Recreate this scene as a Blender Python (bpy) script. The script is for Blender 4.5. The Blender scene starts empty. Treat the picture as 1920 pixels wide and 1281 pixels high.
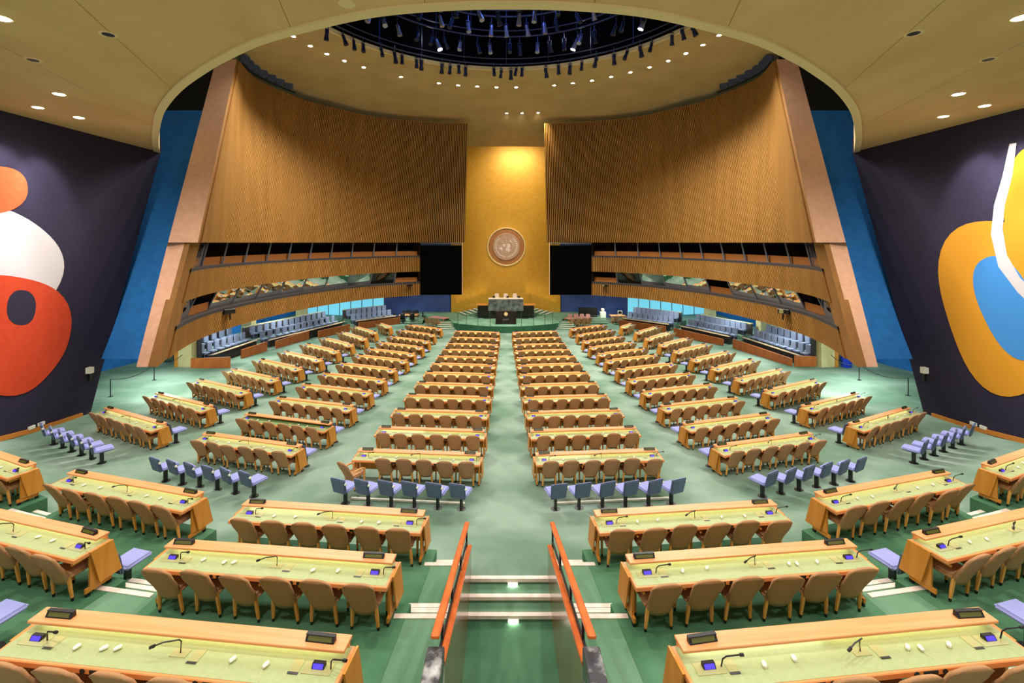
import bpy, bmesh, math, random
from mathutils import Vector, Matrix
R = math.radians
random.seed(7)
C = bpy.context.scene.collection
CAMZ = 8.1
F = 860.0; U0 = 946.7; V0 = 455.0; CAMX = -0.09
# ------------------------------------------------------------------ materials
def lin(c):
    return tuple(((x/255)/12.92 if x/255 <= .04045 else ((x/255+.055)/1.055)**2.4) for x in c)
MATS = {}
def mat(name, col, rough=.6, metal=0., col2=None, scale=6., detail=4., stretch=(1,1,1), emit=0., ecol=None, spec=.5, bump=0., coat=0., kind='noise', lo=.35, hi=.65):
    m = bpy.data.materials.new(name); m.use_nodes = True
    nt = m.node_tree; b = nt.nodes['Principled BSDF']
    c = lin(col)
    b.inputs['Base Color'].default_value = (*c, 1)
    b.inputs['Roughness'].default_value = rough
    b.inputs['Metallic'].default_value = metal
    b.inputs['Specular IOR Level'].default_value = spec
    if coat: b.inputs['Coat Weight'].default_value = coat; b.inputs['Coat Roughness'].default_value = .15
    if emit:
        b.inputs['Emission Color'].default_value = (*lin(ecol or col), 1)
        b.inputs['Emission Strength'].default_value = emit
    if col2:
        tc = nt.nodes.new('ShaderNodeTexCoord'); mp = nt.nodes.new('ShaderNodeMapping')
        mp.inputs['Scale'].default_value = stretch
        nt.links.new(tc.outputs['Object'], mp.inputs['Vector'])
        if kind == 'wave':
            tx = nt.nodes.new('ShaderNodeTexWave'); tx.inputs['Distortion'].default_value = 6.; tx.inputs['Detail'].default_value = 3
            tx.inputs['Scale'].default_value = scale
        elif kind == 'voronoi':
            tx = nt.nodes.new('ShaderNodeTexVoronoi'); tx.inputs['Scale'].default_value = scale
        elif kind == 'brick':
            tx = nt.nodes.new('ShaderNodeTexBrick'); tx.inputs['Scale'].default_value = scale
            tx.inputs['Mortar Size'].default_value = .004
        else:
            tx = nt.nodes.new('ShaderNodeTexNoise'); tx.inputs['Scale'].default_value = scale; tx.inputs['Detail'].default_value = detail
        nt.links.new(mp.outputs[0], tx.inputs['Vector'])
        if kind == 'brick':
            tx.inputs['Color1'].default_value = (*c, 1); tx.inputs['Color2'].default_value = (*[x*.93 for x in c], 1)
            tx.inputs['Mortar'].default_value = (*lin(col2), 1)
            nt.links.new(tx.outputs['Color'], b.inputs['Base Color'])
        else:
            rp = nt.nodes.new('ShaderNodeValToRGB')
            rp.color_ramp.elements[0].position = lo; rp.color_ramp.elements[1].position = hi
            rp.color_ramp.elements[0].color = (*c, 1); rp.color_ramp.elements[1].color = (*lin(col2), 1)
            nt.links.new(tx.outputs['Distance' if kind == 'voronoi' else ('Fac' if kind == 'noise' else 'Color')], rp.inputs['Fac'])
            nt.links.new(rp.outputs['Color'], b.inputs['Base Color'])
        if bump:
            bp = nt.nodes.new('ShaderNodeBump'); bp.inputs['Strength'].default_value = bump; bp.inputs['Distance'].default_value = .02
            nt.links.new(tx.outputs[0], bp.inputs['Height']); nt.links.new(bp.outputs[0], b.inputs['Normal'])
    MATS[name] = m
    return m
mat('carpet', (102,130,110), .95, col2=(140,162,146), scale=.42, detail=9, spec=.1, lo=.4, hi=.62)
mat('carpet_dark', (66,110,80), .95, col2=(92,138,106), scale=.9, detail=8, spec=.1)
mat('carpet_riser', (46,88,62), .95, col2=(54,98,70), scale=2, spec=.1)
mat('carpet_tier', (92,134,104), .95, col2=(112,150,122), scale=.8, detail=6, spec=.1)
mat('carpet_stage', (104,148,120), .95, col2=(128,166,138), scale=1.2, spec=.1)
mat('wood', (234,154,92), .42, col2=(224,140,76), scale=2.2, stretch=(.5,8,8), detail=5, lo=.3, hi=.75)
mat('wood_panel', (220,148,58), .42, col2=(206,132,44), scale=2.5, stretch=(4,4,.5))
mat('wood_light', (236,164,108), .42, col2=(228,150,92), scale=2.2, stretch=(.5,8,8))
mat('wood_leg', (232,166,84), .4, col2=(216,146,64), scale=3, stretch=(5,5,.6))
mat('leather_top', (168,180,128), .5, col2=(161,173,121), scale=18, spec=.35)
mat('leather_unlit', (124,150,92), .6, col2=(116,142,84), scale=18, spec=.3)  # same leather, lack of desk light painted in as a darker tone
mat('tan_fabric', (186,142,102), .9, col2=(172,128,88), scale=60, spec=.15, lo=.3, hi=.7)
mat('tan_fabric_red', (160,118,72), .9, col2=(142,102,60), scale=60, spec=.15)
mat('black', (18,18,19), .45)
mat('black_matte', (12,12,13), .8)
mat('metal_dark', (60,62,62), .4, .6)
mat('plate_screen', (88,92,36), .35, spec=.5)
mat('console_screen', (60,50,210), .3, emit=.9, ecol=(70,50,255))
mat('brass_plate', (176,174,118), .4, .1)
mat('white_plastic', (240,238,222), .35)
mat('blue_seat', (150,154,212), .75, col2=(144,148,206), scale=30)
mat('blue_back', (88,104,132), .7, col2=(80,96,124), scale=30)
mat('led_yellow', (240,230,90), .5, emit=6.8, ecol=(240,252,208))
mat('led_white', (240,250,240), .5, emit=9., ecol=(235,255,245))
mat('led_off', (120,120,110), .5)
mat('white_strip', (240,226,214), .6, col2=(228,208,192), scale=9)
mat('rail_wood', (222,112,46), .38, col2=(200,92,32), scale=2, stretch=(6,.5,6))
mat('stair_wood', (140,86,34), .18, col2=(116,66,22), scale=2.2, stretch=(6,.7,.7), coat=.5)
mat('marble', (64,64,66), .25, col2=(196,194,192), scale=5, detail=12, kind='noise', lo=.5, hi=.72)
mat('marble_green', (62,72,70), .3, col2=(132,142,138), scale=2.4, detail=12, lo=.4, hi=.75)
mat('marble_black', (16,14,13), .25, col2=(44,38,34), scale=3, detail=10, lo=.5, hi=.8)
mat('soffit', (222,190,132), .85, col2=(212,178,120), scale=.7, stretch=(1,.35,1), spec=.15)
mat('soffit_band', (232,212,156), .8, spec=.2)
mat('dome', (200,174,126), .88, col2=(188,162,114), scale=.6, spec=.15)
mat('slat', (174,126,62), .6, col2=(160,114,52), scale=.8, stretch=(2,2,.2), spec=.3)
mat('slat_gap', (40,24,12), .9)
mat('slat_plain', (146,100,38), .6, col2=(134,90,32), scale=1.1, stretch=(3,3,.3))
mat('pilaster', (220,176,146), .75, col2=(212,166,136), scale=4, spec=.2)
mat('blue_wall', (46,118,190), .85, col2=(40,108,178), scale=3, spec=.15)
mat('navy_wall', (70,92,158), .8, col2=(50,68,128), scale=.9, detail=6, lo=.3, hi=.7)
mat('dark_wall', (52,48,66), .9, col2=(48,44,60), scale=14, spec=.15)
mat('gold', (226,172,62), .34, .25, col2=(216,160,50), scale=2.2, stretch=(1.4,1,1.4), kind='noise', lo=.3, hi=.7, spec=.4)
mat('gold_rim', (244,212,146), .4, .15)
mat('bronze', (186,126,72), .4, .2, col2=(172,112,60), scale=2)
mat('bronze_pale', (196,158,132), .45, .1)
mat('emblem_white', (246,226,214), .5)
mat('skirting', (206,128,46), .5)
mat('gallery_wood', (196,108,44), .45, col2=(180,92,34), scale=2, stretch=(3,3,.7))
mat('gallery_grey', (138,144,172), .85, col2=(128,134,162), scale=25)
mat('gallery_dark', (40,40,46), .7)
mat('parapet', (66,56,56), .4, col2=(92,80,80), scale=4)
mat('pale_stone', (226,212,158), .6, col2=(206,190,132), scale=1.6, detail=8)
mat('mullion', (112,120,130), .5, .2)
mat('ledge_grey', (58,54,54), .6)
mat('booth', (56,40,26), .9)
mat('booth_wood', (214,136,62), .5)
mat('screen_black', (4,5,4), 1., spec=.02)
mat('pink_fabric', (232,164,150), .85)
mat('cream_fabric', (240,218,196), .8)
mat('lamp_glow', (255,250,240), .5, emit=38., ecol=(255,246,232))
mat('lamp_off', (150,118,66), .7)
mat('rig_silver', (150,150,170), .35, .5)
mat('rig_blue', (26,36,60), .5, .3)
mat('rig_steel', (58,66,92), .4, .5)
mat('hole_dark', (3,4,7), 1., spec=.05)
mat('teal_glass', (120,206,226), .2, emit=.55, ecol=(120,205,230))
mat('bin_blue', (20,60,200), .4)
mat('art_orange', (222,92,46), .9, col2=(214,84,38), scale=5); mat('art_red', (206,66,20), .9, col2=(198,58,14), scale=5); mat('art_white', (206,198,196), .9)
mat('art_gold', (214,146,20), .9); mat('art_blue', (58,136,204), .9)
mat('wall_line', (20,20,24), .9)
def glass(name, tint=(.55,.62,.6), ior=1.75):
    m = bpy.data.materials.new(name); m.use_nodes = True; nt = m.node_tree
    for n in list(nt.nodes): nt.nodes.remove(n)
    o = nt.nodes.new('ShaderNodeOutputMaterial'); mx = nt.nodes.new('ShaderNodeMixShader')
    t = nt.nodes.new('ShaderNodeBsdfTransparent'); g = nt.nodes.new('ShaderNodeBsdfGlossy'); fr = nt.nodes.new('ShaderNodeFresnel')
    fr.inputs['IOR'].default_value = ior
    t.inputs['Color'].default_value = (*tint, 1); g.inputs['Roughness'].default_value = .03
    nt.links.new(fr.outputs[0], mx.inputs[0]); nt.links.new(t.outputs[0], mx.inputs[1]); nt.links.new(g.outputs[0], mx.inputs[2]); nt.links.new(mx.outputs[0], o.inputs[0])
    MATS[name] = m
glass('glass', (.32,.38,.36), 1.5); glass('glass_dark', (.75,.75,.78), 1.04); glass('glass_clear', (.86,.92,.9))
# ------------------------------------------------------------------ mesh builder
class MB:
    def __init__(s): s.v = []; s.f = []; s.m = []; s.mats = []
    def mi(s, m):
        if m not in s.mats: s.mats.append(m)
        return s.mats.index(m)
    def add(s, vs, fs, m, M=None):
        o = len(s.v); k = s.mi(m)
        for p in vs: s.v.append(tuple(M @ Vector(p)) if M is not None else tuple(p))
        for f in fs: s.f.append(tuple(i+o for i in f)); s.m.append(k)
        return s
    def box(s, x0, x1, y0, y1, z0, z1, m, M=None):
        vs = [(x0,y0,z0),(x1,y0,z0),(x1,y1,z0),(x0,y1,z0),(x0,y0,z1),(x1,y0,z1),(x1,y1,z1),(x0,y1,z1)]
        return s.add(vs, [(3,2,1,0),(4,5,6,7),(0,1,5,4),(1,2,6,5),(2,3,7,6),(3,0,4,7)], m, M)
    def hexa(s, b, t, m):   # b, t : four points each, counter-clockwise from above
        return s.add(list(b)+list(t), [(3,2,1,0),(4,5,6,7),(0,1,5,4),(1,2,6,5),(2,3,7,6),(3,0,4,7)], m)
    def prism(s, poly, d, m, M=None):   # poly of 3d points, extruded by vector d
        n = len(poly); d = Vector(d)
        vs = [Vector(p) for p in poly] + [Vector(p)+d for p in poly]
        fs = [tuple(range(n))[::-1], tuple(range(n, 2*n))] + [(i,(i+1)%n,n+(i+1)%n,n+i) for i in range(n)]
        return s.add(vs, fs, m, M)
    def tube(s, pts, r, m, n=6, M=None, closed=False):
        pts = [Vector(p) for p in pts]; rs = r if isinstance(r,(list,tuple)) else [r]*len(pts)
        vs = []; N = len(pts)
        for i,p in enumerate(pts):
            a = pts[(i-1)%N] if closed or i>0 else p; b = pts[(i+1)%N] if closed or i<N-1 else p
            d = (b-a).normalized(); u = d.cross(Vector((0,0,1)))
            if u.length < 1e-3: u = d.cross(Vector((1,0,0)))
            u.normalize(); w = d.cross(u)
            for k in range(n):
                q = 2*math.pi*k/n; vs.append(p + (u*math.cos(q)+w*math.sin(q))*rs[i])
        fs = []
        for i in range(N if closed else N-1):
            j = (i+1)%N
            for k in range(n): fs.append((i*n+k, i*n+(k+1)%n, j*n+(k+1)%n, j*n+k))
        if not closed: fs += [tuple(range(n))[::-1], tuple((N-1)*n+k for k in range(n))]
        return s.add(vs, fs, m, M)
    def lathe(s, prof, m, n=24, M=None, cap=True):    # profile (r, z)
        vs = [(r*math.cos(2*math.pi*k/n), r*math.sin(2*math.pi*k/n), z) for r,z in prof for k in range(n)]
        fs = [(i*n+k, i*n+(k+1)%n, (i+1)*n+(k+1)%n, (i+1)*n+k) for i in range(len(prof)-1) for k in range(n)]
        if cap: fs += [tuple(range(n))[::-1], tuple((len(prof)-1)*n+k for k in range(n))]
        return s.add(vs, fs, m, M)
    def grid(s, rows, m):
        n = len(rows[0]); vs = [p for r in rows for p in r]
        return s.add(vs, [(i*n+k, i*n+k+1, (i+1)*n+k+1, (i+1)*n+k) for i in range(len(rows)-1) for k in range(n-1)], m)
    def mesh(s, name, smooth=False, bevel=0., seg=1):
        me = bpy.data.meshes.new(name); me.from_pydata([tuple(p) for p in s.v], [], s.f)
        for k in s.mats: me.materials.append(MATS[k])
        for p,k in zip(me.polygons, s.m): p.material_index = k
        bm = bmesh.new(); bm.from_mesh(me); bmesh.ops.recalc_face_normals(bm, faces=bm.faces)
        if bevel:
            es = [e for e in bm.edges if len(e.link_faces)==2 and e.calc_face_angle(0) > .6]
            bmesh.ops.bevel(bm, geom=es, offset=bevel, segments=seg, affect='EDGES', clamp_overlap=True)
        bm.to_mesh(me); bm.free()
        if smooth:
            me.polygons.foreach_set('use_smooth', [True]*len(me.polygons))
            me.set_sharp_from_angle(angle=R(52))
        return me
    def obj(s, name, parent=None, **k): return link(name, s.mesh(name, **k), parent)
def link(name, me, parent=None, loc=(0,0,0), rz=0.):
    o = bpy.data.objects.new(name, me); C.objects.link(o); o.location = loc; o.rotation_euler = (0,0,rz)
    if parent is not None: o.parent = parent
    return o
def tag(o, label=None, cat=None, group=None, kind=None):
    if label: o['label'] = label
    if cat: o['category'] = cat
    if group: o['group'] = group
    if kind: o['kind'] = kind
    return o
def thing(name, label, cat, loc=(0,0,0), rz=0., group=None):
    o = link(name, None, None, loc, rz); o.empty_display_size = .1
    return tag(o, label, cat, group)
def struct(name, mb, **k):
    return tag(mb.obj(name, **k), kind='structure')
ORD = ['zeroth','first','second','third','fourth','fifth','sixth','seventh','eighth','ninth','tenth','eleventh','twelfth','thirteenth','fourteenth','fifteenth','sixteenth','seventeenth','eighteenth','nineteenth','twentieth','twenty-first','twenty-second','twenty-third','twenty-fourth','twenty-fifth','twenty-sixth','twenty-seventh','twenty-eighth','twenty-ninth','thirtieth']
# ------------------------------------------------------------------ floor shape (a shallow bowl round the stage)
O = (0., 45.)
_rows = [(13.6,6.18),(15.75,6.37),(17.9,6.53),(20.05,6.66),(22.2,6.78),(24.35,6.88),(26.5,6.97),(28.65,7.08),(30.8,7.16),(32.95,7.22),(35.1,7.24),(37.25,7.24)]
TAB = sorted((45-y, CAMZ-h-.87) for y,h in _rows) + [(33.5, 8.1-6.88), (35.6, 8.1-6.42), (37, 8.1-6.40), (60, 8.1-6.40)]
def rr(x, y): return math.hypot(x-O[0], y-O[1])
def fl(x, y):
    r = rr(x, y)
    if r <= TAB[0][0]: return TAB[0][1]
    for (a,b),(c,d) in zip(TAB, TAB[1:]):
        if a <= r <= c: return b+(d-b)*(r-a)/(c-a)
    return TAB[-1][1]
def pxg(u, v, zo=0.):      # the spot on the floor (plus zo) seen at a pixel
    z = 1.
    for _ in range(60):
        Y = F*(CAMZ-z)/(v-V0); X = CAMX+(u-U0)*Y/F; z = fl(X, Y)+zo
    return Vector((X, Y, z))
# ------------------------------------------------------------------ the room
# floor: a grid, open over the sunken stair
def floor_patch(x0, x1, y0, y1, n, m):
    b = MB(); b.grid([[(x0+(x1-x0)*i/n, y0+(y1-y0)*j/m, fl(x0+(x1-x0)*i/n, y0+(y1-y0)*j/m)) for i in range(n+1)] for j in range(m+1)], 'carpet')
    return b
b = floor_patch(-23, 23, 8.75, 51, 70, 70)
for x0,x1 in ((-23,-.86),(.86,23)):
    p = floor_patch(x0, x1, 0, 8.75, 30, 14); b.add(p.v, p.f, 'carpet')
struct('floor', b, smooth=True)
TA, TB, TC = CAMZ-6.03, CAMZ-5.59, CAMZ-5.05
# sunken stair
b = MB()
base = CAMZ-6.72
st = [(8.75, CAMZ-6.42), (8.43, CAMZ-6.52), (8.13, CAMZ-6.62)]
for i,(y,z) in enumerate(st):
    b.box(-.75, .75, (st[i+1][0] if i < 2 else 8.0) if False else y-.34, y+.002, base-.3, z-.1 if i < 2 else base, 'carpet_dark')
b = MB()
b.box(-.75,.75, 0., 8.13, base-.2, base, 'carpet_dark')
b.box(-.75,.75, 8.13, 8.43, base-.2, CAMZ-6.62, 'carpet_tier'); b.box(-.75,.75, 8.43, 8.75, base-.2, CAMZ-6.52, 'carpet_tier')
b.box(-.75,.75, 8.75, 8.9, base-.2, CAMZ-6.425, 'carpet')
struct('floor', b)
b = MB()
for y,z in ((8.75,CAMZ-6.42),(8.43,CAMZ-6.52),(8.13,CAMZ-6.62)):
    b.box(-.745,.745, y-.012, y+.075, z-.05, z+.012, 'white_strip')
struct('trim_1', b)
for i,(y,z) in enumerate(((8.73,CAMZ-6.50),(8.11,CAMZ-6.69))):
    t = thing('step_light', ('small white step light in the upper riser of the sunken stair','small white step light in the lowest riser of the sunken stair')[i], 'light', (0.06, y, z))
    MB().box(-.1,.1,-.006,.01,-.032,.032,'white_plastic').obj('housing', t)
    MB().box(-.075,.075,-.01,-.005,-.02,.02,'lamp_glow').obj('lens', t)
# cheek walls, handrails and marble end blocks either side of the stair
for s,nm in ((-1,'left'),(1,'right')):
    b = MB(); xi, xo = s*.74, s*.80
    prof = [(4.82, base-.1),(8.85, base-.1),(8.85, CAMZ-5.86),(8.72, CAMZ-5.80),(4.82, CAMZ-4.46)]
    b.prism([(xi,y,z) for y,z in prof], (xo-xi,0,0), 'stair_wood')
    struct('wall_'+nm, b)
    b = MB(); b.hexa([(s*.73,8.87,CAMZ-5.88),(s*.815,8.87,CAMZ-5.88),(s*.815,4.9,CAMZ-4.515),(s*.73,4.9,CAMZ-4.515)],[(s*.73,8.87,CAMZ-5.845),(s*.815,8.87,CAMZ-5.845),(s*.815,4.9,CAMZ-4.48),(s*.73,4.9,CAMZ-4.48)],'rail_wood')
    struct('trim_2', b)
    t = thing('handrail', 'orange wooden handrail on black posts along %s side of the sunken stair' % nm, 'handrail', (s*.82, 0, 0))
    zr = lambda y: CAMZ-5.43+(8.82-y)*.3185
    b = MB(); b.hexa([(-.045,8.86,zr(8.86)),(.045,8.86,zr(8.86)),(.045,4.78,zr(4.78)),(-.045,4.78,zr(4.78))],[(-.045,8.86,zr(8.86)+.05),(.045,8.86,zr(8.86)+.05),(.045,4.78,zr(4.78)+.05),(-.045,4.78,zr(4.78)+.05)],'rail_wood')
    b.obj('rail', t, bevel=.012)
    for y in (8.75,7.55,6.35,5.35):
        MB().box(-.016,.016, y-.022, y+.022, zr(y)-.62, zr(y)+.01, 'black').obj('post', t)
    MB().tube([(0,8.75,zr(8.75)-.3),(0,4.82,zr(4.82)-.3)], .018, 'black').obj('lower_rail', t)
    b = MB(); b.box(s*.72 if s>0 else -.90, .90 if s>0 else -.72, 2.0, 4.8, base-.1, CAMZ-4.22, 'marble')
    o = b.obj('stone_block', bevel=.01); tag(o, 'grey veined marble block ending the %s handrail of the sunken stair' % nm, 'block')
# raised tiers
def M2(c, ang): return Matrix.Translation((c[0],c[1],0)) @ Matrix.Rotation(ang, 4, 'Z')
TIER = []    # (name, centre, angle, floor z) of rear desks, left side
def polar(r, deg): return (O[0]-r*math.sin(R(deg)), O[1]-r*math.cos(R(deg)))
REAR = {'A':[(36.2,5.5,-5.8),(36.02,13.1,-15.0),(36.0,20.95,-22.0)], 'B':[(38.11,5.4,-5.8),(38.06,12.75,-14.6)], 'C':[(40.17,5.1,-5.9)]}
LV = {'A':TA,'B':TB,'C':TC}
for s in (-1, 1):
    for k,rows in REAR.items():
        nr = {'A':1.95,'B':2.1,'C':2.6}[k]
        for r,deg,ang in rows:
            cx,cy = polar(r,deg); cx *= -s; a = R(ang)*(-s)
            M = M2((cx,cy), a)
            b = MB(); inner = -2.02 if s > 0 else 2.02
            b.box(-2.03, 2.03, -nr, .24, CAMZ-6.9, LV[k], 'carpet_dark', M)
            struct('floor', b)
# aisle steps through the tiers (white nosings)
def aisle(s, deg, w, extra):
    cx,cy = polar(38, deg); M = Matrix.Translation((-s*(-cx) if False else (cx if s<0 else -cx), cy, 0)) @ Matrix.Rotation(R(deg)*(1 if s > 0 else -1), 4, 'Z')
    b = MB(); t = MB()
    steps = [(36.05,CAMZ-6.22),(36.40,CAMZ-6.03),(37.56,CAMZ-5.884),(37.84,CAMZ-5.737),(38.13,CAMZ-5.59),(39.55,CAMZ-5.41),(39.85,CAMZ-5.23),(40.15,CAMZ-5.05)]
    for i,(r,z) in enumerate(steps):
        y = 38-r; y2 = 38-(steps[i+1][0] if i < 7 else 43.5)
        b.box(-w-.9, w+.9, y2-.01, y, CAMZ-6.9, z-.003, 'carpet_tier', M)
        e = [.0,.08,.0,.06,.14,0,.05,.1][i]*extra
        t.box(-w+.03-e, w-.03+e, y-.075, y+.012, z-.03, z+.008, 'white_strip', M)
    struct('floor', b); struct('trim_3', t)
for s in (-1,1):
    aisle(s, 9.35, .56, 0); aisle(s, 17.1, .62, 0)
    b = MB(); t = MB()
    steps = [(8.97,CAMZ-6.22),(8.63,CAMZ-6.03),(7.46,CAMZ-5.884),(7.18,CAMZ-5.737),(6.89,CAMZ-5.59),(5.45,CAMZ-5.41),(5.15,CAMZ-5.23),(4.85,CAMZ-5.05)]
    for i,(y,z) in enumerate(steps):
        y2 = steps[i+1][0] if i < 7 else 1.5
        x0,x1 = sorted((s*.8, s*2.9)); b.box(x0,x1,y2-.01,y,CAMZ-6.9,z-.005,'carpet_tier')
        if i < 5:
            x0,x1 = sorted((s*.84, s*(1.55+.05*i))); t.box(x0,x1,y-.075,y+.012,z-.03,z+.008,'white_strip')
    struct('floor', b); struct('trim_3', t)
# side walls, with raked far ends; skirting
for s,nm in ((-1,'left'),(1,'right')):
    b = MB(); pr = [(-2, .6),(18.95, CAMZ-7.2),(19.55,CAMZ-5.34),(22.9,CAMZ+4.58),(22.9,CAMZ+5.2),(-2,CAMZ+5.2)]
    b.prism([(s*17.25,y,z) for y,z in pr], (s*.35,0,0), 'dark_wall'); struct('wall_'+nm, b)
    b = MB()
    ys = [1.,6,10,13,15,17,18.6]
    rows = [[(s*17.2,y,fl(17.2,y)-.02) for y in ys],[(s*17.2,y,fl(17.2,y)+.14) for y in ys],[(s*17.27,y,fl(17.2,y)+.14) for y in ys]]
    b.grid(rows,'skirting'); struct('baseboard_'+nm, b)
# blue raked walls between the side walls and the slatted walls
for s,nm in ((-1,'left'),(1,'right')):
    b = MB(); z0, z1 = CAMZ-4.95, CAMZ+11.5
    yb = lambda z: 19.5+(z-CAMZ+4.95)*.5
    P = lambda x,z,d=0: (s*x, yb(z)+d, z)
    zm = CAMZ+7.4
    b.hexa([P(22.7,z0),P(15.3,z0),P(15.3,z0,.5),P(22.7,z0,.5)],[P(22.7,zm),P(16.4,zm),P(16.4,zm,.5),P(22.7,zm,.5)],'blue_wall')
    struct('wall_'+nm, b)
    b = MB(); b.hexa([P(22.7,zm),P(16.2,zm),P(16.2,zm,.5),P(22.7,zm,.5)],[P(22.7,z1+2),P(17.0,z1+2),P(17.0,z1+2,.5),P(22.7,z1+2,.5)],'black_matte'); struct('wall_'+nm, b)
    # outer perimeter behind the galleries
    b = MB(); b.box(min(s*22.6,s*23),max(s*22.6,s*23),19,51,-.5,CAMZ+13,'blue_wall'); struct('wall_'+nm, b)
    b = MB(); x0,x1 = sorted((s*17.3,s*23)); b.box(x0,x1,18.6,18.9,-.5,CAMZ+1,'blue_wall'); struct('wall_'+nm, b)
# back wall: navy, gold centre, teal glazing at the ends
BY = 49.6
b = MB(); b.box(-23,23,BY,BY+.3,-.5,CAMZ+12,'navy_wall'); struct('wall_back', b)
b = MB()
n = 24
top = lambda x: CAMZ+10.35+.10*math.cos(x/5.9*1.4)
xs = [-5.9+11.8*i/n for i in range(n+1)]
b.grid([[(x,BY-.25,.3) for x in xs],[(x,BY-.25,CAMZ+12) for x in xs]],'gold')
b.box(-5.9,-5.88,BY-.25,BY,.3,CAMZ+12,'gold'); b.box(5.88,5.9,BY-.25,BY,.3,CAMZ+12,'gold')
struct('wall_back', b)
k = 0
for s in (-1,1):
    for i in range(7):
        x0 = 13.1+i*1.2; k += 1
        w = tag(MB().box(*sorted((s*x0,s*(x0+.07))),BY-.1,BY-.02,0,3.6,'mullion').obj('window_%d' % k), kind='structure')
        MB().box(*sorted((s*(x0+.07),s*(x0+1.2))),BY-.06,BY-.03,.1,3.6,'teal_glass').obj('pane', w)
# balcony soffit with its curved lip
LIP = [(17.25,22.8),(15.0,19.75),(12.5,16.6),(11.1,15.0),(9.4,13.3),(7.75,11.9),(6.9,11.25),(5.5,10.3),(3.8,9.5),(2.7,9.08),(1.74,8.88),(.8,8.78),(0,8.76)]
def catmull(P, n):
    out = []
    P = [Vector((*p,0)[:3]) for p in P]
    for i in range(len(P)-1):
        p0 = P[i-1] if i else P[0]*2-P[1]; p1,p2 = P[i],P[i+1]; p3 = P[i+2] if i+2 < len(P) else P[-1]*2-P[-2]
        for k in range(n):
            t = k/n
            out.append(.5*((2*p1)+(p2-p0)*t+(2*p0-5*p1+4*p2-p3)*t*t+(3*p1-p0-3*p2+p3)*t**3))
    out.append(P[-1]); return out
def resample(P, n):
    d = [0]
    for a,b_ in zip(P,P[1:]): d.append(d[-1]+(b_-a).length)
    out = []; j = 0
    for i in range(n+1):
        t = d[-1]*i/n
        while j < len(d)-2 and d[j+1] < t: j += 1
        q = (t-d[j])/max(d[j+1]-d[j],1e-9); out.append(P[j].lerp(P[j+1],q))
    return out
lipc = catmull([(-x,y) for x,y in LIP] + [(x,y) for x,y in LIP[::-1]][1:], 6)
lipc = resample(lipc, 140)
SZ = CAMZ+4.5
b = MB()
inn = []
for i,p in enumerate(lipc):
    a = lipc[max(i-1,0)]; c = lipc[min(i+1,len(lipc)-1)]; d = (c-a).normalized()
    inn.append(p+Vector((d.y,-d.x,0))*.24)
b.grid([[(p.x,-3,SZ) for p in inn],[(p.x,(p.y-3)/2,SZ) for p in inn],[(p.x,p.y,SZ) for p in inn]],'soffit')
struct('ceiling', b)
b = MB(); b.grid([[(p.x,p.y,SZ) for p in inn],[(p.x,p.y,SZ-.05) for p in inn],[(p.x,p.y,SZ-.05) for p in lipc],[(p.x,p.y,SZ+1.6) for p in lipc]],'soffit_band')
struct('trim_4', b, smooth=True)
b = MB(); b.grid([[(p.x,-3,SZ+1.6) for p in lipc],[(p.x,p.y,SZ+1.6) for p in lipc]],'dome'); struct('ceiling', b)
# thin joint lines in the soffit boards
b = MB()
for s in (-1,1):
    for (xa,ya,xb,yb) in ((4.6,9.7,3.2,4.5),(9.9,13.6,7.6,7.2),(13.6,17.4,11.0,8.4),(1.6,8.7,1.1,3.5)):
        d = Vector((xb-xa,yb-ya,0)).normalized(); n_ = Vector((d.y,-d.x,0))*.008
        b.add([(s*(xa+n_.x),ya+n_.y,SZ-.002),(s*(xa-n_.x),ya-n_.y,SZ-.002),(s*(xb-n_.x),yb-n_.y,SZ-.002),(s*(xb+n_.x),yb+n_.y,SZ-.002)],[(0,1,2,3)],'lamp_off')
struct('trim_5', b)
# dome ceiling with the round opening
HC = (0.,20.6); HR = 11.6; HZ = CAMZ+12.1
def dz(x, y):
    d = math.hypot(x-HC[0], y-HC[1])-HR
    return HZ-.1023*d
b = MB(); N = 120; rows = [[] for _ in range(9)]
for i in range(N+1):
    a = 2*math.pi*i/N; ca,sa = math.sin(a),math.cos(a)
    L = min(23/abs(ca) if abs(ca)>1e-6 else 1e9, (29.4 if sa > 0 else 15)/abs(sa) if abs(sa)>1e-6 else 1e9)
    for j in range(9):
        d = HR+(L-HR)*(j/8)**1.3; x,y = HC[0]+ca*d, HC[1]+sa*d
        rows[j].append((x,y,dz(x,y)))
b.grid(rows,'dome'); struct('ceiling', b, smooth=True)
b = MB()
ring = lambda r,z,n=N: [(HC[0]+r*math.sin(2*math.pi*i/n),HC[1]+r*math.cos(2*math.pi*i/n),z) for i in range(n+1)]
b.grid([ring(HR+.02,HZ-.03),ring(HR-.12,HZ-.03),ring(HR-.12,HZ+.2)],'soffit_band'); struct('trim_6', b, smooth=True)
b = MB(); b.grid([ring(HR,HZ),ring(HR,HZ+5.5),ring(5,HZ+8),ring(.1,HZ+8.4)],'hole_dark'); struct('ceiling', b)
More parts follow.
